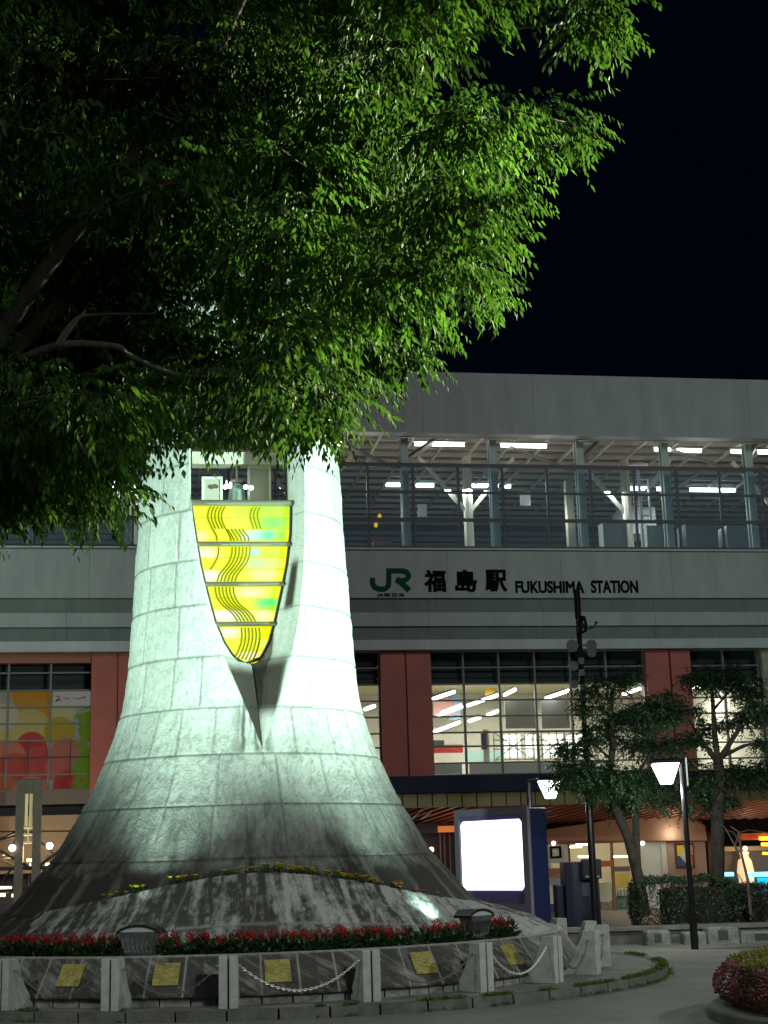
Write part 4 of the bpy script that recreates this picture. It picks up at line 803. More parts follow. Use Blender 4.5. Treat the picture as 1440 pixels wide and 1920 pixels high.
a = ep(-60, 1532, -.4); c = ep(240, 1632, -.4); b = MB(); b.box(a[0], c[0], -.42, -.3, c[2], a[2]); b.build('bulkhead', mat('tan_bulkhead', (.28, .19, .12), .7, noise=.15), ent)
a = ep(-60, 1650, -1.); c = ep(16, 1700, -1.); b = MB(); b.box(a[0], c[0], -1., -.9, c[2]+.35, a[2]-.35); b.build('lit_poster', emat('poster_orange', (1, .62, .22), 1.2), ent)
a = ep(26, 1692, -1.); c = ep(40, 1706, -1.); b = MB(); b.box(a[0], c[0], -1., -.9, c[2], a[2]); b.build('lit_notice', emat('notice_white', (1, .9, .8), 1.3), ent)
lamp('entrance_glow', 'POINT', 60, (1, .75, .48), tuple(fw(-9.8, -2.2, 1.9)), shadow_soft_size=.3); lamp('entrance_glow', 'POINT', 26, (1, .8, .55), tuple(fw(-8.2, -2.4, 2.6)), shadow_soft_size=.2)
# ------------------------------------------------------------------ bollards and chains round the monument
conc = mat('cast_concrete', (.40, .425, .41), .8, noise=.25, nscale=7, bump=.5, bscale=45)
def ringpos(a, r=4.95): a = R(a); return (AX[0]+r*math.sin(a), AX[1]-r*math.cos(a))
bol0 = None
prof = [(0, 0), (.56, 0), (.55, .035), (.46, .07), (.37, .13), (.30, .21), (.24, .31), (.19, .42), (.16, .53), (.0, .53)]
blab = ['concrete bollard cut by the left edge of the picture', 'flared concrete bollard by the leftmost whole plaque, left of the left floodlight', 'twin-slab concrete bollard at the left end of the pale sagging chain',
        'twin-slab concrete bollard at the right end of the pale sagging chain', 'flared concrete bollard just below the right floodlight', 'broad flared bollard at the right end of the plinth, nearest of its cluster',
        'concrete bollard standing on the mossy kerb between two others in the right-hand cluster', 'concrete bollard furthest to the right of the ring', 'small concrete bollard further back behind the right-hand cluster', 'small concrete bollard furthest back, half behind the broad flared one']
BA = [-26, -10.75, 3.75, 21.5, 38.5, 53.5, 68, 83, 98, 112]
for i, a in enumerate(BA):
    x, y = ringpos(a)
    if bol0 is None:
        t = thing('bollard', blab[0], 'bollard', (x, y, .1), R(a), 'concrete bollards in a ring round the monument'); bol0 = t
        for (x0, x1) in ((-.100, -.010), (.010, .100)):
            b = MB(); b.prism(prof, lambda v, z: (x0, v, z), lambda v, z: (x1, v, z)); o = b.build('slab', conc, t)
            bv = o.modifiers.new('b', 'BEVEL'); bv.width = .008; bv.segments = 2
        b = MB(); b.box(-.0098, .0098, .03, .15, .0, .49); b.build('spacer', mat('slot_dark', (.05, .05, .05), .9), t)
        b = MB(); b.tube([(-.13, .08, .42), (.13, .08, .42)], .012, 8); b.build('chain_pin', mat('galvanised', (.5, .52, .52), .4, .7), t)
    else: dup(bol0, (x, y, .1), R(a), blab[i])
# chains
galv = MATS['galvanised']
def chain(a0, a1, label, sag=.26, m=galv):
    p0 = Vector((*ringpos(a0+1.5, 4.87), .52)); p1 = Vector((*ringpos(a1-1.5, 4.87), .52)); L_ = (p1-p0).length; n = int(L_*1.12/.032); b = MB()
    for k in range(n):
        t = (k+.5)/n; c = p0.lerp(p1, t); c.z -= sag*4*t*(1-t); e = .02; q = p0.lerp(p1, t+e); q.z -= sag*4*(t+e)*(1-t-e); d = (q-c).normalized(); up = Vector((0, 0, 1)); s = d.cross(up).normalized(); u = s.cross(d)
        if k % 2: s = u
        V = []; F_ = []; N_ = 10
        for j in range(N_):
            th = 2*math.pi*j/N_; ctr = c+d*math.cos(th)*.020+s*math.sin(th)*.010; nr = (d*math.cos(th)*.6+s*math.sin(th)).normalized(); up2 = d.cross(s).normalized()
            for i_ in range(5): ph = 2*math.pi*i_/5; V.append(ctr+(nr*math.cos(ph)+up2*math.sin(ph))*.0046)
        for j in range(N_):
            for i_ in range(5): F_.append((j*5+i_, j*5+(i_+1) % 5, ((j+1) % N_)*5+(i_+1) % 5, ((j+1) % N_)*5+i_))
        b.add(V, F_)
    o = b.build('chain', m); tag(o, label, 'chain', 'chains hanging between the bollards'); return o
dull = mat('dull_chain', (.16, .17, .16), .6, .5)
clab = ['dull chain at the far left, between the cut-off bollard and its neighbour', 'dark thin chain hanging in front of the second plaque from the left', 'pale link chain sagging over the plaque in the middle of the plinth', 'dull chain in front of the plaque left of the right floodlight', 'bright-ended chain against the stained slabs at the right end of the plinth', 'short dark chain between the two nearest bollards of the right cluster', 'chain between the two rightmost bollards']
for i in range(7): chain(BA[i], BA[i+1], clab[i], .27 if i < 5 else .30, mat('pale_chain', (.75, .76, .74), .35, .3) if i in (2, 4) else dull)
# moss on the kerb
mP, mD = [], []
n = 9000; a = rng.uniform(-60, 110, n); r_ = 5.36+rng.normal(size=n)*.045; r_ -= 0; keep = (fbm(np.stack([a*.35, a*0, a*0], -1), 3) > .44+.3*sstep(32, 12, a)); a = R(1)*a[keep]; r_ = r_[keep]
P = np.stack([IC[0]+r_*np.sin(a), IC[1]-r_*np.cos(a), .103*(r_ < 5.40)+.004], -1); D = rng.normal(size=P.shape)*.6; D[:, 2] = 1
o = leaves(P, D, rng.normal(size=P.shape), .03+.03*rng.random(len(P)), .012, np.array([.07, .11, .02])*(.6+.8*rng.random((len(P), 1))), 'moss', leafmat('moss_leaf', .3, .03)); tag(o, 'green moss and short grass growing along the kerb of the monument island', 'moss', kind='stuff')
# ------------------------------------------------------------------ flowers
LF = leafmat('bedding_leaf', .35, .1)
def blob_leaves(n, c, rad, L, W, col, up=.5):
    u = rng.normal(size=(n, 3)); u /= np.linalg.norm(u, axis=1, keepdims=True); P = np.array(c)+u*np.array(rad)*(.4+.6*rng.random((n, 1))); D = u+rng.normal(size=(n, 3))*.5; D[:, 2] += up
    return P, D, rng.normal(size=(n, 3))*.4+[0, 0, 1], L*(.7+.6*rng.random(n)), W*(.8+.4*rng.random(n)), np.array(col)*(.6+.8*rng.random((n, 1)))
salvias = []
for v in range(4):
    t = thing('salvia', 'small red salvia with dark green leaves in the row below the mound', 'flower', (0, 0, -20), 0, 'red salvias in a row round the monument')
    leaves(*blob_leaves(90, (0, 0, .07), (.085, .085, .085), .055, .032, (.022, .06, .018)), 'foliage', LF, t)
    for s in range(3 if v % 2 else 2):
        ox, oy = rng.normal(size=2)*.035; h = .05+.04*rng.random(); n = 26; zz = rng.random(n); aa = rng.random(n)*6.28; P = np.stack([ox+.006*np.cos(aa), oy+.006*np.sin(aa), .14+zz*h], -1)
        D = np.stack([np.cos(aa), np.sin(aa), .6+0*aa], -1); leaves(P, D, rng.normal(size=(n, 3)), .030*(1.15-zz), .016, np.array([.42, .012, .015])*(.6+.7*rng.random((n, 1))), 'flower_spike', LF, t)
    salvias.append(t)
k = 0; a = -47.
used = set()
while a < 57:
    skip = (-13.5 < a < -7.2) or (33.5 < a < 37.5)
    if not skip and rng.random() > .06:
        for rr_ in ((4.34, 4.25) if k % 2 == 0 else (4.31,)):
            x, y = ringpos(a+rng.normal()*.25, rr_-.21+rng.normal()*.015); s = salvias[k % 4]
            if (k % 4) not in used: used.add(k % 4); s.location = (x, y, .53); s.scale = (1.3,)*3; s.rotation_euler = (0, 0, rng.random()*6)
            else: dup(s, (x, y, .52+.02*rng.random()), rng.random()*6, scale=float(1.15+.4*rng.random()))
            k += 1
    a += 1.35
marig = []
for v, c in enumerate([(.80, .78, .05), (.75, .26, .02), (.80, .55, .02)]):
    t = thing('marigold', ['small lemon-yellow flower on the ledge between mound and tower', 'small orange-brown flower on the ledge at the right of the tower foot', 'small golden flower on the ledge between mound and tower'][v], 'flower', (0, 0, -20), 0, ['yellow flowers along the ledge', 'orange flowers along the ledge', 'golden flowers along the ledge'][v])
    leaves(*blob_leaves(34, (0, 0, .03), (.055, .055, .03), .045, .018, (.05, .09, .015)), 'foliage', LF, t)
    for s in range(3):
        ox, oy = rng.normal(size=2)*.035; n = 26; aa = rng.random(n)*6.28; P = np.stack([ox+0*aa, oy+0*aa, .075+.01*rng.random(n)], -1); D = np.stack([np.cos(aa), np.sin(aa), .3+.6*rng.random(n)], -1)
        leaves(P, D, np.tile([0, 0, 1.], (n, 1)), .032, .018, np.array(c)*(.7+.5*rng.random((n, 1))), 'blossom', LF, t)
    marig.append(t)
used = set(); a = -82.
while a < 75:
    dens = .34 if a < -20 else .6 if a < 30 else .85
    if rng.random() < dens:
        v = 0 if (a < 30 and rng.random() < .75) else int(rng.integers(0, 3)); al = R(a)-PHN; zl = float(lipz(al)); x, y = ringpos(a, 2.99); s = marig[v]; pz = zl-.05+.02*rng.random()
        if v not in used: used.add(v); s.location = (x, y, pz)
        else: dup(s, (x, y, pz), rng.random()*6, scale=float(1.0+.5*rng.random()))
    a += 1.9
# ------------------------------------------------------------------ lit sign box
pR = atY(992, 1600, 28.4); sb = thing('sign_box', 'tall dark blue advertising box with a blank glowing white screen right of the tower', 'sign', (pR[0], pR[1], 0), R(-52))
zt = float(atY(990, 1511, 28.4)[2]); zb_ = .12; wd = 2.08; th_ = .50
sblue = mat('sign_blue', (.014, .022, .085), .5); sgrey = mat('sign_frame', (.22, .20, .26), .5); viol = mat('violet_strip', (.16, .12, .34), .5)
b = MB(); b.bevbox(-wd, 0, .05, th_, zb_, zt-.03, .015); b.build('cabinet', sblue, sb)
zs0, zs1 = float(atY(985, 1669, 28.5)[2]), float(atY(985, 1535, 28.5)[2])
b = MB(); b.box(-wd-.02, -wd+.13, -.03, .049, zb_+.3, zt); b.box(-.14, .02, -.03, .049, zb_, zt); b.box(-wd+.131, -.141, -.03, .049, zt-.14, zt); b.box(-wd+.131, -.141, -.03, .049, zb_, zs0-.25); b.build('front_frame', sgrey, sb)
b = MB(); b.box(-wd+.131, -.141, .0, .048, zs0-.249, zt-.141); b.build('violet_board', viol, sb)
b = MB(); hw = .06
P = [(-wd+.16+hw, zs0), (-.17-hw, zs0), (-.17, zs0+hw), (-.17, zs1-hw), (-.17-hw, zs1), (-wd+.16+hw, zs1), (-wd+.16, zs1-hw), (-wd+.16, zs0+hw)]
b.prism(P, lambda u, v: (u, -.012, v), lambda u, v: (u, -.004, v)); b.build('screen', emat('white_screen', (1, .985, 1), 3.2), sb)
b = MB(); b.box(-wd-.1, .15, -.1, th_+.1, .12, .30); b.build('plinth', mat('sign_plinth', (.12, .11, .12), .8), sb)
# ------------------------------------------------------------------ dark kiosk cabinets and the tall pole
navy2 = mat('kiosk_navy', (.014, .018, .05), .4); navy3 = mat('kiosk_panel', (.05, .07, .11), .4)
def wbox(t, px0, px1, py0, py1, Y, d, name, m, base=None, bev=.012):
    a = atY(px0, (py0+py1)/2, Y); c = atY(px1, (py0+py1)/2, Y); z1_ = atY((px0+px1)/2, py0, Y)[2]; z0_ = atY((px0+px1)/2, py1, Y)[2] if base is None else base
    l = t.location; b = MB(); b.bevbox(a[0]-l[0], c[0]-l[0], Y-l[1], Y+d-l[1], z0_-l[2], z1_-l[2], bev); return b.build(name, m, t)
KY = 29.2; kx = atY(1095, 1700, KY)[0]
kt = thing('telephone_kiosk', 'dark navy street cabinet with a hooded box on its front, before the shop window', 'kiosk', (kx, KY, .12))
wbox(kt, 1060, 1124, 1616, 1722, KY, .8, 'cabinet', navy2, .12); wbox(kt, 1044, 1059, 1660, 1722, KY+.1, .6, 'side_unit', navy2, .12); wbox(kt, 1092, 1128, 1611, 1648, KY-.22, .215, 'hood', mat('hood_black', (.015, .017, .03), .3)); wbox(kt, 1091, 1106, 1652, 1680, KY-.03, .028, 'panel', navy3, bev=.004); wbox(kt, 1098, 1125, 1642, 1645, KY-.25, .028, 'handle', mat('steel_bright', (.4, .42, .5), .3, .6), bev=.004)
PY_ = 28.0; pb = atY(1117, 1728, PY_); ptop = atY(1083, 1106, PY_)
pt = thing('camera_pole', 'tall thin black pole with camera and spotlights rising past the station name', 'pole', (pb[0], PY_, .1)); h = ptop[2]-.1; blackp = mat('black_pole', (.012, .012, .014), .3, .2)
b = MB(); b.tube([(0, 0, 0), (0, 0, h*.45)], .068, 12); b.tube([(0, 0, h*.45+.001), (0, 0, h-.55)], .05, 12); b.tube([(0, 0, h-.549), (0, 0, h)], .062, 12); b.build('shaft', blackp, pt, smooth=False)
zc = atY(1090, 1172, PY_)[2]-.1; b = MB(); b.lathe([(.01, .16), (.07, .14), (.10, .0), (.085, -.15), (.02, -.18)], 16, (.05, -.14, zc)); b.tube([(0, 0, zc+.08), (.05, -.14, zc+.12)], .02, 6); b.build('camera', blackp, pt, smooth=True)
b = MB(); b.tube([(.06, -.05, zc-.1), (.28, -.05, zc-.06), (.33, -.05, zc+.02)], .014, 6); b.sphere((.33, -.05, zc+.03), .03, 6); b.build('sensor_arm', blackp, pt)
cas = mat('spot_casing', (.16, .17, .165), .5, .3)
for (dx_, py_, s_) in ((.20, 1212, .11), (.20, 1226, .09), (-.16, 1212, .12), (-.17, 1250, .10), (-.16, 1284, .08)):
    z = atY(1090, py_, PY_)[2]-.1; b = MB(); b.tube([(dx_, -.14, z), (dx_, .05, z+.03)], [s_, s_*.55], 12); b.build('spotlight', cas, pt); 
    b = MB(); b.tube([(dx_*.3, 0, z+.02), (dx_*.75, 0, z+.02)], .015, 6); b.build('bracket', blackp, pt)
for py_ in (1240, 1262, 1290, 1310):
    z = atY(1090, py_, PY_)[2]-.1; b = MB(); b.box(-.05, .05, -.10, -.051, z-.06, z+.06); b.build('junction_box', cas, pt)
# ------------------------------------------------------------------ street lamps
lampglow = emat('lantern_glass', (.97, 1, .9), 9)
def lantern(t, x, y, z, w_=.21, h_=.30, side=1):
    b = MB(); wt, wb = w_, w_*.42; V = [(x-wb, y-wb, z), (x+wb, y-wb, z), (x+wb, y+wb, z), (x-wb, y+wb, z), (x-wt, y-wt, z+h_), (x+wt, y-wt, z+h_), (x+wt, y+wt, z+h_), (x-wt, y+wt, z+h_)]
    b.add(V, [(0, 3, 2, 1), (4, 5, 6, 7), (0, 1, 5, 4), (1, 2, 6, 5), (2, 3, 7, 6), (3, 0, 4, 7)]); g_ = b.build('lantern_glass', lampglow, t)
    b = MB(); b.bevbox(x-wt-.03, x+wt+.03, y-wt-.03, y+wt+.03, z+h_+.002, z+h_+.07, .02); b.build('cap', blackp, t)
    b = MB(); b.tube([(V[0][0]-.004, V[0][1]-.004, z-.01), (V[4][0]-.004, V[4][1]-.004, z+h_)], .008, 5); b.tube([(V[1][0]+.004, V[1][1]-.004, z-.01), (V[5][0]+.004, V[5][1]-.004, z+h_)], .008, 5); b.build('glazing_ribs', blackp, g_)
LB = atZ(1303, 1780, 0); lt = thing('street_lamp', 'black lamp post with lit lantern on its left side, in front of the clipped hedge', 'street lamp', (LB[0], LB[1], 0)); LYY = LB[1]
ztp = atY(1276, 1432, LYY)[2]; b = MB(); b.tube([(0, 0, 0), (0, 0, .5)], .062, 14); b.tube([(0, 0, .501), (0, 0, ztp)], .046, 14); b.build('post', blackp, lt)
q = atY(1250, 1470, LYY); lantern(lt, q[0]-LB[0], 0, q[2], .2, .33)
b = MB(); b.tube([(0, 0, ztp-.04), (q[0]-LB[0], 0, ztp-.03)], .03, 8); b.build('arm', blackp, lt)
b = MB(); b.box(.068, .086, -.02, .02, ztp-.36, ztp+.1); b.build('white_strip', mat('strip_white', (.6, .65, .62), .4, emit=(.8, 1, .95), estr=.35), lt)
l2 = atY(1030, 1497, 28.9); lt2 = thing('street_lamp', 'lit square lantern showing above the corner of the dark blue sign box', 'street lamp', (l2[0]+.02, 28.9, .12))
hz_ = l2[2]-.12; b = MB(); b.tube([(-.32, .9, 0), (-.32, .9, hz_+.36)], .055, 12); b.build('post', blackp, lt2); b = MB(); b.tube([(-.32, .9, hz_+.38), (0, 0, hz_+.38)], .03, 8); b.build('arm', blackp, lt2); lantern(lt2, 0, 0, hz_, .21, .33)
lamp('street_lamp_light', 'POINT', 150, (.95, 1, .9), (q[0], LYY-.02, q[2]-.12), shadow_soft_size=.1); lamp('street_lamp_light', 'POINT', 45, (.95, 1, .9), (l2[0]+.02, 28.9, l2[2]-.14), shadow_soft_size=.1)
# bare lights added out of view, no lamps built, to brighten the foreground
for (x, y, z, e) in ((9, 15.5, 4.6, 850), (3.6, 9.5, 4.9, 560), (-7, 12, 4.9, 520), (-13, 26, 5, 500)): lamp('plaza_fill_light', 'SPOT', e, (.95, 1, .93), (x, y, z), (x-.1*x, y+1.5, 0), spot_size=R(150), spot_blend=.6, shadow_soft_size=.2)
lamp('unseen_floodlight', 'SPOT', 6400, mint, (-9.5, 13.5, 5.2), (-2.5, 20.4, 6.1), spot_size=R(58), spot_blend=1, shadow_soft_size=.15)  # unseen spot added as fill on the tower's left side
# unseen high spot from the right, then the pole's spotlight, catching the tree
lamp('unseen_floodlight', 'SPOT', 23000, (.95, 1, .62), (7.6, 14.2, 9.0), (1.2, 9.6, 5.95), spot_size=R(24), spot_blend=.8, shadow_soft_size=.1)
lamp('tree_tower_spot', 'SPOT', 4500, (.80, 1, .80), (3.6, 27.6, 6.4), (.3, 9.5, 6.0), spot_size=R(40), spot_blend=.8, shadow_soft_size=.12)
lamp('tree_tower_spot', 'SPOT', 11500, (.66, 1, .83), (5.2, 15.0, 5.2), (-1.6, 20.4, 6.1), spot_size=R(66), spot_blend=1, shadow_soft_size=.12)  # unseen spot added at the right, on no pole, to brighten the tower
# ------------------------------------------------------------------ planter wall, blocks, hedge
dkc = mat('dark_concrete', (.13, .13, .125), .85, noise=.4, nscale=3, bump=.5)
WY = 26.6; zt_ = float(atY(1300, 1742, WY)[2])
pw = thing('planter_wall', 'low dark concrete planter wall running behind the lamp post', 'wall', (2.0, WY, 0)); b = MB(); b.bevbox(0, 22, 0, .35, 0, zt_, .02); b.build('wall_body', dkc, pw); b = MB(); b.bevbox(-.05, 22, -.06, .45, zt_+.002, zt_+.07, .015); b.build('coping', mat('coping_dark', (.17, .165, .155), .85, noise=.4, nscale=3), pw)
b = MB(); b.box(0, 22, .46, 2.3, .0, zt_-.02); b.build('planting_soil', MATS['soil'], pw)
lc_ = mat('block_stone', (.25, .26, .25), .85, noise=.5, nscale=6, bump=.8); bl = ['small pale concrete block left of the lamp post, with a dark recess', 'concrete block right behind the foot of the lamp post', 'large pale stone block under the right end of the hedge', 'long low stone block nearest the right edge']
for i, (a0, a1, y0_, y1_, d_) in enumerate([(1212, 1258, 1745, 1774, .4), (1283, 1326, 1748, 1776, .4), (1328, 1388, 1738, 1774, .45), (1390, 1470, 1746, 1772, .4)]):
    YY = 26.0; a = atY(a0, 1760, YY); c = atY(a1, 1760, YY); z1_ = atY((a0+a1)/2, y0_, YY)[2]; t = thing('stone_block', bl[i], 'block', ((a[0]+c[0])/2, YY, 0), 0, 'stone blocks along the planter wall'); hw = (c[0]-a[0])/2
    b = MB(); b.bevbox(-hw, hw, 0, d_, 0, z1_, .025); b.build('block_body', lc_, t)
    b = MB(); b.box(-hw*.35, hw*.25, -.012, .01, z1_*.25, z1_*.8); b.build('recess', mat('recess_dark', (.06, .06, .06), .9), t)
DKL = leafmat('dark_leaf', .3, .12)
def hedge(name, label, x0, x1, y0, y1, z0, z1, n, col, cat='hedge', inner=True, inner_x0=None, L=.05):
    t = thing(name, label, cat, ((x0+x1)/2, (y0+y1)/2, z0)); cx, cy, cz = (x0+x1)/2, (y0+y1)/2, z0; hx, hy, hz = (x1-x0)/2, (y1-y0)/2, z1-z0
    u = rng.uniform(-1, 1, (n, 3)); ax_ = rng.integers(0, 3, n); s = np.sign(rng.uniform(-1, 1, n)); u[np.arange(n), ax_] = s; u[:, 2] = np.where((ax_ == 2), 1, u[:, 2]); nrm = np.zeros((n, 3)); nrm[np.arange(n), ax_] = np.where(ax_ == 2, 1, s)
    P = u*[hx, hy, hz/2]+[0, 0, hz/2]; rad = np.clip((np.abs(u[:, 0])**6+np.abs(u[:, 2].clip(0))**6)-1, 0, 1)[:, None]; P = P*(1-.05*rad); P += (fbm(P*4, 3)[:, None]-.5)*nrm*.22+rng.normal(size=(n, 3))*.02
    P[:, 2] = np.maximum(P[:, 2], .01); D = nrm+rng.normal(size=(n, 3))*.8; leaves(P, D, nrm+rng.normal(size=(n, 3))*.5, L*(.7+.6*rng.random(n)), L*.5, np.array(col)*(.5+1.0*rng.random((n, 1))), 'foliage', DKL, t)
    if inner:
        ix = -hx+.12 if inner_x0 is None else inner_x0-cx; b = MB(); b.bevbox(ix, hx-.12, -hy+.12, hy-.12, 0.02, hz-.13, .05); b.build('inner_twigs', mat('twig_dark', (.02, .02, .015), .95), t)
    return t
h0, h1 = atY(1203, 1700, 27.2), atY(1384, 1700, 27.2)
hedge('hedge', 'boxy clipped dark green hedge behind the lamp post with light glinting through its left end', h0[0], h1[0], 27.1, 28.4, zt_, atY(1300, 1651, 27.2)[2], 9000, (.022, .05, .02), inner_x0=h0[0]+.5)
s0, s1 = atY(1392, 1700, 27.4), atY(1480, 1700, 27.4); hedge('shrub', 'dark brownish shrub at the right edge beyond the hedge', s0[0], s1[0], 27.2, 28.2, zt_, atY(1430, 1664, 27.4)[2], 3500, (.03, .03, .015), 'shrub')
# ------------------------------------------------------------------ small pruned trees
barkd = mat('bark_dark', (.055, .048, .04), .9, noise=.5, nscale=9, bump=.8, bscale=30)
def small_tree(label, Y, stems, pads, base_z, tw=190, col=.042):
    p = atY(stems[0][0][0], stems[0][0][1], Y); t = thing('pruned_tree', label, 'tree', (p[0], Y, base_z)); o_ = np.array([p[0], Y, base_z]); b = MB()
    for st_, r0, r1 in [(s[0:-2], s[-2], s[-1]) for s in stems]:
        n = len(st_); pts = [atY(x, y, Y+.12*math.sin(i*1.7+r0*50))-o_ for i, (x, y) in enumerate(st_)]; b.tube(pts, [r0+(r1-r0)*i/(n-1) for i in range(n)], 10)
    b.build('trunk', barkd, t, smooth=True); pp = []
    for (x, y, rp) in pads:
        Yp = Y+rng.uniform(-.35, .35); c = atY(x, y, Yp)-o_; r = rp*Y/2770; pp.append((c, r, r*.55, 1.0*(rp/40)**2, np.array([.026, .066, .026])*rng.uniform(.6, 1.3)))
        for k in range(2): c2 = c+rng.normal(size=3)*[r*.8, .25, r*.35]; pp.append((c2, r*.55, r*.35, .38*(rp/40)**2, np.array([.026, .066, .026])*rng.uniform(.6, 1.4)))
    P, D, N_, L_, W_, T_ = pad_leaves([(p_[0], p_[1], p_[2], p_[3], p_[4].reshape(1, 3)) for p_ in pp], tw, 6, .064, .036, .3)
    leaves(P, D, N_, L_, W_, T_, 'crown', DKL, t); return t
small_tree('two-stemmed pruned tree with ragged dark crown standing left of the lamp post', 27.5,
    [[(1208, 1715), (1198, 1650), (1178, 1570), (1155, 1520), (1142, 1450), (1150, 1400), (1146, 1330), (1150, 1290), .12, .03], [(1206, 1700), (1196, 1640), (1192, 1560), (1192, 1510), (1186, 1460), .085, .05], [(1146, 1425), (1112, 1392), (1080, 1400), .03, .012], [(1150, 1375), (1190, 1342), (1220, 1330), .025, .01], [(1186, 1465), (1215, 1420), (1240, 1400), .04, .012], [(1142, 1460), (1100, 1440), .03, .012], [(1190, 1480), (1230, 1450), .03, .012]],
    [(1138, 1285, 34), (1108, 1325, 26), (1160, 1345, 34), (1078, 1402, 28), (1118, 1375, 26), (1195, 1335, 36), (1235, 1318, 34), (1200, 1395, 34), (1160, 1455, 44), (1085, 1455, 34), (1240, 1398, 30), (1130, 1478, 36), (1205, 1468, 44), (1062, 1462, 26), (1258, 1350, 24), (1100, 1300, 18), (1170, 1510, 24), (1245, 1330, 22), (1115, 1430, 26), (1235, 1445, 28)], zt_-.05)
small_tree('cloud-pruned tree with bare forking branches and separate leaf pads, right of the lamp post', 27.7,
    [[(1345, 1700), (1346, 1600), (1345, 1520), (1350, 1460), (1346, 1425), .135, .095], [(1346, 1430), (1318, 1392), (1292, 1350), .06, .02], [(1346, 1430), (1340, 1375), (1336, 1310), (1334, 1280), .065, .025], [(1348, 1425), (1385, 1368), (1402, 1312), .06, .02], [(1350, 1420), (1395, 1398), (1438, 1390), .045, .015], [(1338, 1330), (1365, 1300), .03, .015], [(1346, 1500), (1300, 1540), (1255, 1500), .0, .0][:3]+[.03, .012], [(1350, 1470), (1395, 1450), .04, .02]],
    [(1318, 1268, 32), (1366, 1262, 30), (1395, 1285, 30), (1340, 1280, 24), (1425, 1335, 34), (1386, 1348, 26), (1332, 1362, 22), (1302, 1386, 26), (1432, 1392, 24), (1402, 1440, 30), (1352, 1442, 22), (1436, 1452, 26), (1296, 1330, 18), (1378, 1462, 24), (1320, 1470, 34), (1290, 1500, 34), (1345, 1500, 26), (1400, 1298, 22), (1270, 1395, 20)], zt_-.05)
vp = atY(1408, 1700, 27.0); vt = thing('bare_sapling', 'thin twisting leafless sapling between hedge and right edge', 'tree', (vp[0], 27.0, zt_)); o_ = np.array(vt.location); b = MB()
for s_, r0, r1 in ([[(1408, 1715), (1402, 1650), (1390, 1600), (1386, 1560), (1370, 1550)], .03, .012], [[(1386, 1600), (1372, 1575), (1360, 1552), (1350, 1545)], .015, .006], [[(1388, 1610), (1378, 1590), (1384, 1562), (1405, 1556), (1440, 1562)], .014, .006], [[(1392, 1590), (1375, 1560), (1352, 1556)], .012, .005], [[(1396, 1660), (1385, 1640), (1365, 1650)], .012, .005]):
    n = len(s_); b.tube([atY(x, y, 27.0)-o_ for x, y in s_], [r0+(r1-r0)*i/(n-1) for i in range(n)], 6)
b.build('trunk', bark, vt)
# ------------------------------------------------------------------ round shrub bed in the near right corner
BX, BY, BR = 5.15, 14.7, 1.95
bed = thing('round_shrub_bed', 'mown olive-green shrub bed with a pink-leaved edge in the near right corner', 'shrub bed', (BX, BY, 0))
n = 42000; a = rng.uniform(0, 6.283, n); top = rng.random(n) < .55; rr_ = np.where(top, BR*np.sqrt(rng.random(n)), BR-.02); zz = np.where(top, .62-.13*(rr_/BR)**4, .5*rng.random(n)**.8+.02)
bulge = (fbm(np.stack([np.cos(a)*3, np.sin(a)*3, zz*3], -1), 3)-.5)*.3; rr_ = rr_+bulge*(~top)+.10*np.sin(np.clip(zz/.5, 0, 1)*3.14)*(~top)
P = np.stack([rr_*np.cos(a), rr_*np.sin(a), zz+rng.normal(size=n)*.012], -1); P[:, 2] += (fbm(P*[1.6, 1.6, 1.6], 3)-.5)*.10*top; nrm = np.where(top[:, None], [0, 0, 1.], np.stack([np.cos(a), np.sin(a), 0*a+.2], -1)); D = nrm*.6+rng.normal(size=(n, 3))*.8
pn = fbm(P*[2.2, 2.2, 2.2]+7, 3); pink = (sstep(.57, .64, pn+.15*(zz > .25))*(~top))[:, None]; bt = fbm(P*[1.3, 1.3, 1.3]+2, 3)[:, None]
cg = np.array([.16, .16, .028])*(.6+.8*bt)*(.6+.8*rng.random((n, 1))); cp = np.array([.22, .065, .075])*(.4+1.0*rng.random((n, 1))); cb = np.array([.06, .026, .015])*(.5+rng.random((n, 1)))
ct = np.where(top[:, None], cg, cb*(1-pink)+cp*pink); leaves(P, D, rng.normal(size=(n, 3))*.5+nrm, .030*(.7+.6*rng.random(n)), .018, ct, 'foliage', leafmat('shrub_leaf', .3, .06), bed)
b = MB(); b.lathe([(BR-.12, .0), (BR-.10, .42), (BR-.3, .54), (.01, .60)], 48); b.build('inner_twigs', mat('twig_brown', (.03, .022, .014), .95), bed)
b = MB(); b.lathe([(BR+.22, .0), (BR+.22, .09), (BR+.20, .11), (BR+.02, .11), (BR, .0)], 72); b.build('kerb', MATS['kerb_stone'], bed)
# ------------------------------------------------------------------ the big zelkova
tb = atY(-210, 1000, 8.6); zel = thing('zelkova_tree', 'huge dark leafy tree overhanging from the upper left, its crown hiding the tower top', 'tree', (tb[0], 8.6, 0)); ZO = np.array([tb[0], 8.6, 0])
def limb(pts, r0, r1):
    P = [np.array(atY(x, y, Y))-ZO for x, y, Y in pts]; Q = []
    P2 = [2*P[0]-P[1]]+P+[2*P[-1]-P[-2]]
    for i in range(1, len(P2)-2):
        for t in np.linspace(0, 1, 5)[:-1]: Q.append(.5*((2*P2[i])+(-P2[i-1]+P2[i+1])*t+(2*P2[i-1]-5*P2[i]+4*P2[i+1]-P2[i+2])*t*t+(-P2[i-1]+3*P2[i]-3*P2[i+1]+P2[i+2])*t**3))
    Q.append(P[-1]); n = len(Q); MB_.tube(Q, [r0+(r1-r0)*i/(n-1) for i in range(n)], 8)
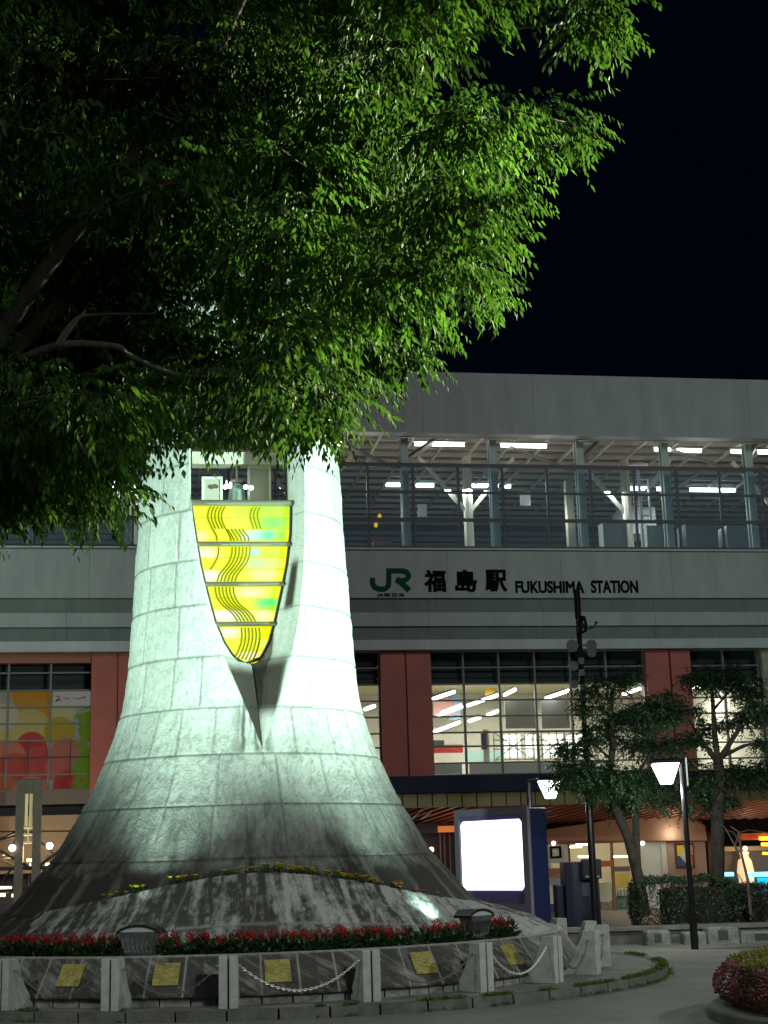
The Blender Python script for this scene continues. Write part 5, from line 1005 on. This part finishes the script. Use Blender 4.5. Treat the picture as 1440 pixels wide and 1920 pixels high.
MB_ = MB(); MB_.tube([(0, 0, -.05), (.02, 0, .3), (.05, 0, 1.2), (.1, 0, 2.2), (.2, 0, 3.2)], [.36, .27, .23, .20, .17], 14); MB_.build('trunk', bark, zel, smooth=True)
limbs = [([(-130, 800, 8.6), (-20, 660, 8.5), (60, 540, 8.3), (120, 460, 8.2), (165, 405, 8.1), (240, 300, 8.0), (310, 205, 7.9), (400, 110, 7.9), (470, -30, 8.0)], .062, .018),
         ([(-130, 800, 8.6), (40, 640, 8.9), (130, 560, 9.1), (220, 510, 9.3), (420, 500, 9.6), (640, 530, 9.8), (820, 545, 10)], .07, .012), ([(-130, 820, 8.6), (-60, 500, 8.8), (-40, 260, 9), (10, 150, 9.2), (70, 70, 9.3), (150, -30, 9.4)], .09, .02),
         ([(100, 655, 8.0), (140, 600, 8.0), (180, 590, 8.1), (290, 588, 8.2)], .016, .006), ([(-60, 720, 8.3), (60, 665, 8.0), (130, 645, 7.9), (220, 650, 7.9), (240, 665, 7.95), (330, 702, 8.1), (440, 706, 8.2)], .03, .008), ([(110, 650, 7.9), (135, 615, 7.9), (160, 582, 7.9)], .012, .006),
         ([(310, 215, 7.9), (420, 200, 8.2), (560, 150, 8.6), (720, 90, 9), (900, 60, 9.4), (1080, 40, 9.6)], .035, .01), ([(300, 215, 7.9), (500, 260, 8.6), (700, 230, 9.2), (900, 200, 9.6), (1060, 230, 9.8)], .03, .008), ([(130, 130, 8.3), (140, 90, 8.3), (150, 30, 8.3)], .012, .006), ([(140, 135, 8.2), (175, 110, 8.2), (188, 55, 8.2)], .02, .01), ([(310, 215, 7.9), (350, 160, 8), (430, 70, 8.1)], .03, .015),
         ([(170, 400, 8.1), (300, 340, 8.8), (450, 380, 9.3), (640, 370, 9.8), (850, 400, 10)], .03, .008), ([(420, 500, 9.6), (560, 600, 9.8), (700, 640, 10)], .02, .008), ([(-60, 760, 8.6), (100, 800, 9.2), (300, 780, 9.6), (500, 800, 9.9)], .03, .008), ([(-60, 780, 8.6), (60, 900, 9.2), (180, 940, 9.4)], .02, .008), ([(600, 380, 9.8), (615, 470, 9.8)], .006, .004)]
for k, (pts, r0, r1) in enumerate(limbs): MB_ = MB(); limb(pts, r0, r1); MB_.build('limb', bark, zel, smooth=True)
# crown: outline of the tree as it stands against the sky at about nine metres
OUT = [(-900, -700), (1500, -700), (1320, -120), (1265, 0), (1250, 70), (1205, 145), (1130, 125), (1060, 85), (960, 70), (925, 110), (935, 150), (1000, 150), (1085, 150), (1150, 175), (1188, 240), (1180, 330), (1110, 345), (1052, 340), (1045, 390), (1020, 445), (975, 475), (975, 500), (1085, 530), (1035, 615), (940, 650), (865, 635), (855, 700), (765, 715), (740, 770), (690, 785), (650, 800), (630, 835), (600, 858), (560, 852), (520, 826), (450, 832), (400, 840), (335, 875), (270, 960), (225, 985), (190, 1010), (100, 1005), (0, 1010), (-900, 1010)]
def inside(x, y):
    c = False; j = len(OUT)-1
    for i in range(len(OUT)):
        xi, yi = OUT[i]; xj, yj = OUT[j]
        if (yi > y) != (yj > y) and x < (xj-xi)*(y-yi)/(yj-yi)+xi: c = not c
        j = i
    return c
pads = []; random.seed(11)
def try_pad(x, y, Y, a, b_):
    low = .06 if y > 640 else 0
    ra = (a+.03)*2770/Y; rb = (b_+.03+low)*2770/Y
    if not all(inside(x+ra*math.cos(t), y+rb*math.sin(t)+2) for t in np.linspace(0, 6.28, 14)): return False
    pads.append((atY(x, y, Y)-ZO, a, b_, 1.0*(a/.5)**1.6, x, y)); return True
cnt = 0
while cnt < 235:
    x, y, Y = random.uniform(-330, 1260), random.uniform(-260, 1000), random.uniform(7.3, 11.2); a = random.choice([.5, .42, .34, .26])
    if x < 350 and 380 < y < 700: Y = 8.9+(Y-7.3)*.6
    cnt += try_pad(x, y, Y, a, a*random.uniform(.22, .34))
cnt = 0; tries = 0
while cnt < 190 and tries < 30000:      # finer sprays that fill the ragged edge
    tries += 1; x, y, Y = random.uniform(-100, 1250), random.uniform(-60, 1000), random.uniform(9, 10.5); a = random.uniform(.10, .19)
    cnt += try_pad(x, y, Y, a, a*.5)
cnt = 0
while cnt < 34:
    x, y, Y = random.uniform(-120, 420), random.uniform(700, 1000), random.uniform(8.2, 10.5); a = random.choice([.4, .3, .24]); cnt += try_pad(x, y, Y, a, a*.3)
cnt = 0
while cnt < 60:
    x, y, Y = random.uniform(-900, 1200), random.uniform(-650, -100), random.uniform(7.3, 11.2); a = .6; cnt += try_pad(x, y, Y, a, .2)
LT = [(c, a, b_, d, np.array([[.036, .080, .019]])*random.uniform(.5, 1.6)) for (c, a, b_, d, x, y) in pads]
P, D, N_, L_, W_, T_ = pad_leaves(LT, 125, 8, .071, .027, .8)
leaves(P, D, N_, L_, W_, T_, 'crown', LEAF, zel); print('zelkova leaves', len(P))
b = MB(); random.seed(5)
for (c, a, b_, d, x, y) in pads[:235]:
    for k in range(2): th = random.uniform(0, 6.28); b.tube([c-np.array([math.cos(th)*a*.8, math.sin(th)*a*.8, .05]), c, c+np.array([math.cos(th+.3)*a*.8, math.sin(th+.3)*a*.8, .02])], [.005, .004, .003], 4, False)
o = b.build('twigs', bark, zel); o['kind'] = 'stuff'
